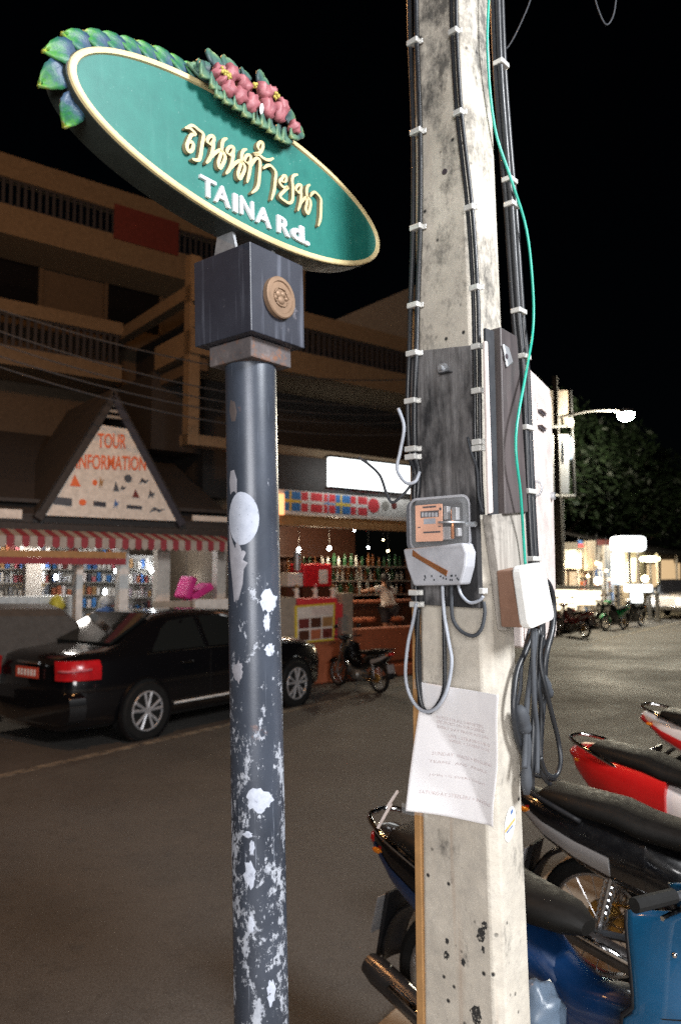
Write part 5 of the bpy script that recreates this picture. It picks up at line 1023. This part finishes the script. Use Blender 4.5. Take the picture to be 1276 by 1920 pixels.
# stations: x, z of bonnet/boot/roof centre, half width low, half width belt, z belt, roof half width, z roof
def csec(x, zs, hw, zbelt, hr, zr):
    half = [(0, .20), (hw * .86, .20), (hw * .97, .28), (hw, .45), (hw * 1.0, .62), (hw * .985, zbelt - .05), (hw * .94, zbelt), (hr + (hw * .94 - hr) * .12, zbelt + (zr - zbelt) * .86), (hr * .8, zr - .008), (hr * .4, zr), (0, zr + .004)]
    return [V((x, -y, z)) for y, z in half] + [V((x, y, z)) for y, z in half[-2:0:-1]]
st_ = [(-.92, .62, .80, .45, .86), (-.86, .70, .90, .55, .97), (-.72, .77, .95, .62, 1.02), (-.45, .84, .96, .62, 1.05), (-.20, .87, .97, .62, 1.10), (.10, .88, .97, .58, 1.27), (.42, .885, .96, .56, 1.40), (.80, .885, .955, .57, 1.44), (1.30, .885, .95, .57, 1.445), (1.75, .885, .945, .58, 1.40), (2.10, .885, .94, .60, 1.25), (2.42, .88, .94, .64, 1.07), (2.6, .875, .93, .64, 1.01), (3.0, .86, .90, .62, .97), (3.35, .80, .84, .56, .88), (3.55, .70, .72, .48, .76), (3.66, .55, .6, .4, .62)]
P_(MB().loft([csec(x, 0, hw, zb, hr, zr) for x, hw, zb, hr, zr in st_]), 'body', 'car_black', sm=50)
def gl(pts, name, mat='car_glass', push=.004):
    for s_ in (-1, 1):
        m = MB(); m.prism([V((x, s_ * (y + push), z)) for x, y, z in pts], V((0, s_ * .004, 0))); P_(m, name, mat)
def ys(x, z):           # half width of the body side at x, height z above belt
    for a, b in zip(st_, st_[1:]):
        if a[0] <= x <= b[0]:
            k = (x - a[0]) / (b[0] - a[0]); hw, zb, hr, zr = [a[i] + (b[i] - a[i]) * k for i in (1, 2, 3, 4)]
            f = max(0, min(1, (z - zb) / ((zr - zb) * .86))); w0 = hw * .94; w1 = hr + (w0 - hr) * .12; return w0 + (w1 - w0) * f
for nm, pts in (('rear_side_window', [(.12, .985), (.30, 1.17), (.52, 1.315), (.95, 1.355), (.98, .985)]), ('front_side_window', [(1.06, .985), (1.05, 1.358), (1.40, 1.36), (1.72, 1.30), (2.02, 1.12), (2.12, .985)])): gl([(x, ys(x, z), z) for x, z in pts], nm)
m = MB(); m.prism([V(a) for a in ((-.30, -.58, 1.075), (-.30, .58, 1.075), (.34, .50, 1.385), (.34, -.50, 1.385))], V((-.012, 0, .03))); P_(m, 'rear_window', 'car_glass')
m = MB(); m.prism([V(a) for a in ((1.86, -.52, 1.375), (1.86, .52, 1.375), (2.45, .60, 1.06), (2.45, -.60, 1.06))], V((.012, 0, .03))); P_(m, 'windscreen', 'car_glass')
for s_ in (-1, 1):
    P_(MB().tube([(.05, s_ * (.835), .972), (1.0, s_ * .842, .972), (2.2, s_ * .832, .962)], .009, 6), 'window_trim', 'car_trim')
    P_(MB().tube([(.42, s_ * .892, .36), (2.35, s_ * .892, .36)], .014, 6), 'sill_trim', 'white_paint')  # chrome sill coloured white, its bright reflection put into the colour
    for x in (1.02, 2.1): P_(MB().box((x, s_ * .889, .66), (.008, .006, .55)), 'door_gap', 'tyre')
    for x in (.62, 1.62): P_(MB().box((x, s_ * .897, .83), (.2, .03, .028)), 'door_handle', 'car_black', bevel=.008)
    m = MB(); m.ball((2.12, s_ * 1.0, 1.02), (.07, .11, .07), 12, 8); P_(m, 'door_mirror', 'car_black', sm=1)
    # tail lights: wrap-round red cluster with a bright band
    tl_ = P_(MB().loft([[V((x, s_ * y, z)) for z, y in ((.74, a), (.80, a + .01), (.90, a), (.95, a - .03), (.95, a - .08), (.74, a - .06))] for x, a in ((-.965, .58), (-.93, .68), (-.86, .745), (-.74, .80), (-.60, .825))]), 'tail_light', 'brake_red')
    P_(MB().tube([(-.985, s_ * .60, .845), (-.94, s_ * .705, .845), (-.86, s_ * .765, .85), (-.72, s_ * .825, .86)], .014, 6), 'light_band', 'petal', tl_, 1)
    P_(MB().tube([(-.9, s_ * .6, .45), (-.93, s_ * .3, .44)], .012, 6), 'bumper_trim', 'car_trim')
    m = MB(); m.ball((3.52, s_ * .55, .66), (.12, .14, .08), 12, 8); P_(m, 'headlight', 'lens_clear', sm=1)
P_(MB().loft([oval(-.985, 0, .42, .62, .16, 18, 4), oval(-.95, 0, .44, .78, .20, 18, 4), oval(-.8, 0, .45, .86, .20, 18, 4)]), 'rear_bumper', 'car_black', sm=40)
m = MB(); m.box((-.965, 0, .80), (.012, .42, .12)); pl = P_(m, 'number_plate', 'plate_red'); 
for k in range(6):
    m = MB(); m.box((-.9725, -.15 + k * .06, .80), (.004, .032, .07)); P_(m, 'plate_character', 'flag_white', pl)
m = MB(); m.tube([(-.95, -.2, .91), (-.95, .2, .91)], .016, 6); P_(m, 'boot_trim', 'car_trim')
m = MB()
for x, w in ((0, 0), (2.76, 0)):
    for s_ in (-1, 1):
        y = s_ * .80
        w_ = P_(MB().lathe([(.2, -.10), (.31, -.105), (.328, -.08), (.33, 0), (.328, .085), (.31, .105), (.225, .10)], 36, Matrix.Translation((x, y, .325)) @ Matrix.Rotation(math.pi / 2, 4, 'X')), 'wheel', 'tyre')
        m = MB(); torus(m, (x, y + s_ * .098, .325), .218, .012, 32, 6); m.tube([(x, y + s_ * .07, .325), (x, y + s_ * .108, .325)], .045, 12)
        for k in range(5):
            for dv in (-.14, .14):
                a = 2 * math.pi * k / 5 + dv + .3; a2 = 2 * math.pi * k / 5 + dv * 1.6 + .3; c0 = V((x + .035 * math.cos(a), y + s_ * .10, .325 + .035 * math.sin(a))); c1_ = V((x + .215 * math.cos(a2), y + s_ * .10, .325 + .215 * math.sin(a2))); m.tube([c0, c1_], [.016, .022], 6)
        P_(m, 'rim', 'silver_paint', w_)
        P_(MB().tube([(x, y + s_ * .0, .325), (x, y + s_ * .075, .325)], .215, 28), 'brake_disc', 'tyre', w_)
        m = MB(); torus(m, (x, s_ * .872, .335), .365, .022, 36, 6); P_(m, 'wheel_arch', 'car_black')
        m = MB(); m.tube([(x, s_ * .70, .335), (x, s_ * .879, .335)], .362, 32); P_(m, 'wheel_well', 'tyre')
# ------------------------------------------------------------------ far right: shops, signs, lamps
def hS(u, v, s=8.8): return hit(u, v, N * s, N)
def az(u, v, s=8.8): q = hS(u, v, s); return q.dot(D), q.z
def sb(m, a0, a1, z0, z1, s0, s1): return m.hexa([G(s, a, z) for z in (z0, z1) for s, a in ((s0, a0), (s0, a1), (s1, a1), (s1, a0))])
def sx(u0, v0, u1, v1, s, th=.12):
    a0, z1 = az(u0, v0, s); a1, _ = az(u1, v0, s); z0 = az((u0 + u1) / 2, v1, s)[1]; z1 = az((u0 + u1) / 2, v0, s)[1]; return sb(MB(), a0, a1, z0, z1, s, s + th)
def sx_top(u0, v0, u1, v1, s, th=.12):            # exact quad, thickened away from the street
    m = MB(); m.slab([hS(u0, v0, s), hS(u0, v1, s), hS(u1, v1, s), hS(u1, v0, s)], N * th); return m
RS = thing('roadside_shop', 'low beige shop with flat roof behind the lit food stall', 'shop', G(11, 27, 0))
m = MB(); a0, z1 = az(1000, 1008, 10.5); a1, _ = az(1110, 1015, 10.5); sb(m, a0 - 3, a1, ZR, z1 - .8, 10.5, 13); m.build('wall', 'beige_wall', RS)
m = MB(); sb(m, a0 - 3, a1 + .2, z1 - .8, z1 - .5, 9.8, 13.2); m.build('roof', 'concrete_wall', RS)
for u0, u1 in ((1046, 1062), (1068, 1084)): sx_top(u0, 1072, u1, 1100, 10.45, .04).build('window', 'window_warm', RS)
RS2 = thing('roadside_shop', 'dim shop with tin roof on the far right beyond the lit signs', 'shop', G(11, 40, 0))
m = MB(); b0 = az(1160, 1020, 10.5)[0]; b1 = az(1276, 1020, 10.5)[0] + 14; zz = az(1210, 1030, 10.5)[1]; sb(m, b0, b1, ZR, zz, 10.5, 14); m.build('wall', 'concrete_wall', RS2)
m = MB(); m.slab([G(9.4, b0, zz - .3), G(9.4, b1, zz - .3), G(14, b1, zz + .9), G(14, b0, zz + .9)], UP * .08); m.build('roof', 'roof_tile', RS2)
for u0, u1, v0, v1 in ((1176, 1192, 1046, 1092), (1240, 1262, 1050, 1100)): sx_top(u0, v0, u1, v1, 10.45, .05).build('door' if u0 < 1200 else 'window', 'window_warm', RS2)
for u in (1196, 1232, 1268):
    p = hS(u, 1090, 9.5); m = MB(); m.tube([V((p.x, p.y, ZR)), V((p.x, p.y, zz - .25))], .07, 8); m.build('post', 'pillar_cream', RS2)
for u0, u1, v0, v1 in ((1214, 1230, 1058, 1100), (1264, 1274, 1056, 1090)): sx_top(u0, v0, u1, v1, 10.44, .05).build('window', 'window_warm', RS2)
RS3 = thing('roadside_shop', 'narrow shop front between the beige shop and the vertical lightbox', 'shop', G(11, 31, 0))
m = MB(); c0 = az(1112, 1010, 10.7)[0]; c1_ = az(1156, 1010, 10.7)[0]; sb(m, c0, c1_, ZR, az(1130, 1018, 10.7)[1], 10.7, 13); m.build('wall', 'concrete_wall', RS3); sx_top(1118, 1012, 1150, 1022, 10.6, .05).build('fascia', 'maroon', RS3)
for u0, u1 in ((1120, 1130), (1138, 1148)): sx_top(u0, 1040, u1, 1095, 10.62, .05).build('window', 'window_warm', RS3)
def board(u0, v0, u1, v1, s, mat, label, cat='sign', leg=True, name='sign_board', dark=True):
    T = thing(name, label, cat, V((*hS((u0 + u1) / 2, v1, s)[:2], ZR)))
    sx_top(u0, v0, u1, v1, s, .1).build('panel', mat, T, bevel=.01)
    if leg:
        for f in (.2, .8):
            p = hS(u0 + (u1 - u0) * f, v1, s + .05); MB().tube([p, V((p.x, p.y, ZR))], .04, 6).build('post', 'galvanised', T)
    return T
board(1046, 1031, 1090, 1066, 9.6, 'board_white', 'pale square sign board left of the orange bulb')
board(1098, 1014, 1116, 1070, 9.4, 'concrete_wall', 'narrow upright pale banner beside the small flag')
board(1132, 1022, 1150, 1072, 9.6, 'concrete_wall', 'greyish upright banner left of the vertical lightbox')
T = thing('small_flag', 'small blue and red flag on the roof edge', 'flag', hS(1086, 1024, 9.5)); sx_top(1083, 1013, 1091, 1020, 9.5, .02).build('cloth', 'print_blue', T); sx_top(1084, 1020, 1092, 1026, 9.5, .02).build('cloth', 'flag_red', T); p = hS(1083, 1013, 9.52); MB().tube([p + UP * .1, V((p.x, p.y, 1.2))], .02, 5).build('pole', 'galvanised', T)
def lbox(name, u0, v0, u1, v1, s, mat, label, rnd=.25, leg=True):
    q = [hS(u0, v0, s), hS(u0, v1, s), hS(u1, v1, s), hS(u1, v0, s)]; T = thing(name, label, 'lit sign', V((*((q[1] + q[2]) / 2)[:2], ZR)))
    m = MB(); m.prism(rquad(q, rnd), N * .2); m.build('light_panel', mat, T)
    if leg:
        p = (q[1] + q[2]) / 2 + N * .1; MB().tube([p, V((p.x, p.y, ZR))], .06, 7).build('post', 'dark_steel', T)
lbox('lightbox_sign', 1152, 1005, 1210, 1034, 9.0, 'lightbox_white', 'rounded white lit sign box, largest on the far right')
lbox('lightbox_sign', 1154, 1037, 1170, 1096, 9.0, 'lightbox_blue', 'tall narrow bluish lit sign under the rounded sign', .1)
lbox('lightbox_sign', 1178, 1096, 1222, 1110, 8.6, 'lightbox_white', 'low horizontal white lit sign on the far right', .15)
lbox('lightbox_sign', 1190, 1112, 1204, 1130, 8.6, 'lightbox_white', 'small white lit sign under the low horizontal one', .2)
lbox('lightbox_sign', 1206, 1043, 1236, 1053, 9.6, 'lamp_yellow', 'yellowish oval lit lamp box under the tin roof', .4)
for i, (u, v, r, mt, s) in enumerate(((1118, 1056, .10, 'bulb_orange', 9.2), (1120, 1089, .19, 'bulb_warm', 8.9), (1208, 1085, .2, 'bulb_warm', 8.9), (1101, 1080, .06, 'bulb_warm', 9.2), (1136, 1070, .06, 'bulb_warm', 9.5))):
    c = hS(u, v, s); b_ = MB().ball(c, r * .72, 14, 10).build('globe_lamp', mt, smooth=1); tag(b_, ['orange bulb hanging above the large warm globe', 'large warm globe lamp over the food stall', 'warm globe lamp right of the vertical lightbox', 'small dim bulb left of the globe lamps', 'small dim bulb before the greyish banner'][i], 'lamp'); MB().tube([c + UP * r * .7, V((c.x, c.y, 3.4))], .012, 5).build('cord', 'black_cable', b_)
FS = thing('food_stall', 'brightly lit food stall with glass display at the cabinet edge', 'stall', V((*hS(1080, 1140, 8.6)[:2], ZR)))
sx_top(1036, 1106, 1080, 1144, 8.6, .5).build('display_case', 'stall_glow', FS); sx_top(1083, 1108, 1126, 1134, 8.6, .5).build('display_case', 'stall_glow', FS)
sx_top(1034, 1098, 1128, 1104, 8.3, 1.0).build('canopy', 'wood_grey', FS); sx_top(1036, 1146, 1128, 1178, 8.6, .6).build('stall_base', 'wood_dark', FS)
# far vehicles
for i, (u, v, hd) in enumerate(((1062, 1186, (-.5, .86)), (1200, 1174, (-.7, -.7)), (1140, 1176, (-.6, -.8)))):
    motorbike(['dark motorbike half hidden beside the steel cabinet', 'silver motorbike near the low lit sign on the far right', 'black motorbike behind the green one on the far right'][i], onz(u, v, ZR), hd, 'paint_black' if i != 1 else 'paint_silver', 'paint_black', 'paint_maroon' if i == 0 else 'paint_black', group='motorbikes on the far side')
for i, u in enumerate((1098, 1126, 1146)):
    c = hS(u, 1098, 9.6); T = thing('goods_shelf', ['shelf of goods under the orange bulb', 'shelf of goods right of the large warm globe', 'shelf of goods left of the vertical lightbox'][i], 'shelf', V((c.x, c.y, ZR)), group='goods shelves at the far shops')
    for r_ in range(4):
        sb(MB(), c.dot(D) - .45, c.dot(D) + .45, ZR + .5 * r_ + .3, ZR + .5 * r_ + .34, 9.6, 9.9).build('shelf_board', 'wood_grey', T)
        for k in range(5): a_ = c.dot(D) - .42 + k * .17; sb(MB(), a_, a_ + .13, ZR + .5 * r_ + .345, ZR + .5 * r_ + .345 + rg.uniform(.15, .38), 9.62, 9.78).build('goods_box', rg.choice(pal), T)
lamp('stall_light', 'POINT', hS(1110, 1060, 9.0), 130, (1, .72, .4), .15); lamp('far_shop_light', 'POINT', hS(1208, 1075, 9.6), 200, (1, .8, .5), .15)
motorbike('dark motorbike with bright green panels parked on the far right', onz(1168, 1180, ZR) , (-.75, -.65), 'paint_green', 'paint_green', 'paint_black', group='motorbikes on the far side')
motorbike('dark red motorbike beside the lit food stall', onz(1096, 1196, ZR), (-.35, .94), 'paint_maroon', 'paint_maroon', 'paint_silver', group='motorbikes on the far side')
PKM = frame(-D, -N, UP, onz(1290, 1158, ZR) + N * .5)
PK = thing('pickup_truck', 'pale pickup with lit headlights at the far right edge', 'pickup', M=PKM)
def K(m, n, mat, par=PK, sm=35, **k): return m.build(n, mat, par, smooth=sm, local=True, **k)
K(MB().loft([oval(-2.6, 0, .75, .8, .3, 16, 5), oval(-.3, 0, .75, .85, .33, 16, 5), oval(1.3, 0, .75, .84, .32, 16, 5), oval(2.1, 0, .72, .78, .28, 16, 5), oval(2.2, 0, .68, .7, .2, 16, 5)]), 'body', 'paint_white')
K(MB().loft([oval(-.6, 0, 1.3, .7, .35, 16, 5), oval(.4, 0, 1.35, .7, .38, 16, 5), oval(1.2, 0, 1.08, .74, .08, 16, 5)]), 'cabin', 'dark_glass')
for s_ in (-1, 1):
    K(MB().ball((2.2, s_ * .58, .78), (.06, .14, .1), 10, 7), 'headlight', 'head_light')
    for x in (-1.7, 1.35): K(MB().lathe([(.2, -.1), (.36, -.1), (.37, 0), (.36, .1), (.2, .1)], 20, Matrix.Translation((x, s_ * .78, .37)) @ Matrix.Rotation(math.pi / 2, 4, 'X')), 'wheel', 'tyre')
K(MB().box((2.22, 0, .5), (.08, 1.5, .18)), 'bumper', 'car_trim', bevel=.03)
for i, u in enumerate((1232, 1218)):
    p = onz(u, 1166 - i * 4, ZR); T = thing('bollard', ['dark upright bollard left of the pickup', 'dark shorter bollard right of the low lit sign'][i], 'bollard', p); MB().lathe([(.14, 0), (.14, .1), (.09, .14), (.09, 1.1 - .2 * i), (.12, 1.14 - .2 * i), (.05, 1.2 - .2 * i)], 12, Matrix.Translation(p)).build('shaft', 'tarp', T, smooth=35)
# street lamp
L0 = hS(1172, 776, 7.6); base = V((*hS(1024, 1000, 8.6)[:2], ZR)); base = V((*(L0 + N * 1.6 - D * 3.1)[:2], ZR))
SL = thing('street_lamp', 'lit street lamp with long arm in the dark sky on the right', 'street lamp', base)
MB().tube([base, V((base.x, base.y, L0.z + 1.0))], [.16, .1], 10).build('lamp_post', 'tarp', SL, smooth=35)
MB().tube(spline([V((base.x, base.y, L0.z - .5)), (V((base.x, base.y, L0.z - .3)) + L0) / 2 + UP * .1, L0 + UP * .12], 5), .05, 7).build('lamp_arm', 'tarp', SL, smooth=1)
MB().lathe([(.03, .22), (.28, .14), (.33, .03), (.33, 0)], 18, Matrix.Translation(L0)).build('lamp_hood', 'silver_paint', SL, smooth=35)
MB().ball(L0 - UP * .04, (.30, .30, .22), 16, 10).build('lamp_globe', 'street_globe', SL, smooth=1)
lamp('street_lamp_light', 'POINT', L0 - UP * .4, 5200, (1, .89, .68), .25)
# hanging billboard frame behind the cabinet
T = thing('billboard_frame', 'tall hanging billboard frame with two small lamps behind the cabinet', 'billboard', V((*hS(1055, 930, 9.2)[:2], ZR)))
sx_top(1030, 732, 1064, 798, 9.2, .1).build('panel', 'brown_wall', T); sx_top(1030, 815, 1066, 925, 9.2, .1).build('panel', 'print_dark', T)
for a, b in (((1068, 732), (1076, 930)), ((1030, 930), (1076, 930)), ((1030, 800), (1070, 798))): MB().tube([hS(*a, 9.15), hS(*b, 9.15)], .06, 7).build('frame_bar', 'dark_steel', T)
p = hS(1050, 930, 9.25); MB().tube([p, V((p.x, p.y, ZR))], .1, 8).build('post', 'galvanised', T)
for v, h in ((792, .16), (840, .42)): c = hS(1069, v, 9.0); MB().ball(c, (.1, .1, h), 12, 8).build('lamp', 'lamp_yellow' if v < 800 else 'lightbox_blue', T, smooth=1)
# ------------------------------------------------------------------ trees behind the far shops
def tree(name, label, pos, h, R, seed, n=9000):
    r = random.Random(seed); T = thing(name, label, 'tree', pos, group='trees behind the far shops'); b = V(pos)
    top = b + UP * h * .55; m = MB(); m.tube(spline([b, b + UP * h * .25 + V((.2, .1, 0)), top], 4), [.38 - .024 * i for i in range(9)], 9)
    tips = []
    for i in range(9):
        a = i * 2.4; q = b + UP * h * (.3 + .03 * i); e = q + V((math.cos(a) * R * .7, math.sin(a) * R * .7, h * .22 + r.uniform(0, h * .15))); m.tube(spline([q, q.lerp(e, .5) + UP * .4, e], 4), [.14 - .012 * k for k in range(9)], 6); tips.append(e)
    m.build('trunk', 'bark', T, smooth=1)
    cl = tips + [b + UP * h * r.uniform(.5, .95) + V((r.uniform(-1, 1), r.uniform(-1, 1), 0)) * R * .6 for _ in range(12)]
    c = MB()
    for i in range(n):
        k = cl[i % len(cl)]; d = V((r.gauss(0, 1), r.gauss(0, 1), r.gauss(0, .75))).normalized() * R * .42 * r.random() ** .4; q = k + d; s_ = r.uniform(.13, .30)
        ax = V((r.gauss(0, 1), r.gauss(0, 1), r.gauss(0, .6))).normalized(); bx = ax.cross(V((r.gauss(0, 1), r.gauss(0, 1), 1))).normalized()
        v0 = len(c.v); c.v += [q - ax * s_, q - bx * s_ * .45, q + ax * s_, q + bx * s_ * .45]; c.f.append((v0, v0 + 1, v0 + 2, v0 + 3))
    c.build('crown', 'foliage', T, recalc=False)
tree('broadleaf_tree', 'dark broad tree behind the street lamp at the right edge', G(15.5, 44, 0), 12.0, 5.2, 1, 14000)
tree('broadleaf_tree', 'dark tree above the rounded lit sign', G(15, 37, 0), 9.8, 4.6, 2, 12000)
tree('broadleaf_tree', 'dark tree just right of the steel cabinet', G(15, 29.5, 0), 9.2, 4.2, 3, 11000)
tree('broadleaf_tree', 'low dark tree at the far right behind the tin roof', G(13.5, 52, 0), 9.5, 5.0, 4, 10000)
# ------------------------------------------------------------------ overhead wires
def wire(a, b, sag, label, r=.012, mat='black_cable'):
    P = [a.lerp(b, i / 14) - UP * sag * 4 * (i / 14) * (1 - i / 14) for i in range(15)]; tag(MB().tube(P, r, 5).build('overhead_wire', mat, smooth=1), label, 'wire', 'overhead wires before the building')
for i, (v0, v1) in enumerate(((600, 690), (625, 705), (648, 720), (668, 742), (560, 640))):
    wire(aty(-60, v0, 9.2), aty(790, v1 + 70, 13), .35, ['dark overhead wire, second from the top, before the beige building', 'dark overhead wire, middle of the five, before the beige building', 'dark overhead wire, second from the bottom, before the beige building', 'lowest dark overhead wire just above the dark shop roof', 'highest dark overhead wire before the beige building'][i], .011, 'dusty_cable')
for lb, p in (('thin wire loop hanging at the top beside the pole', [(940, -30), (935, 50), (944, 90), (960, 75), (990, 10), (1000, -30)]), ('pale wire end dangling at the top right', [(1110, -30), (1118, 10), (1135, 46), (1150, 25), (1156, -30)])):
    tag(MB().tube(spline([aty(u, v, 2.6) for u, v in p], 5), .0022, 5).build('dangling_wire', 'dusty_cable', smooth=1), lb, 'wire')
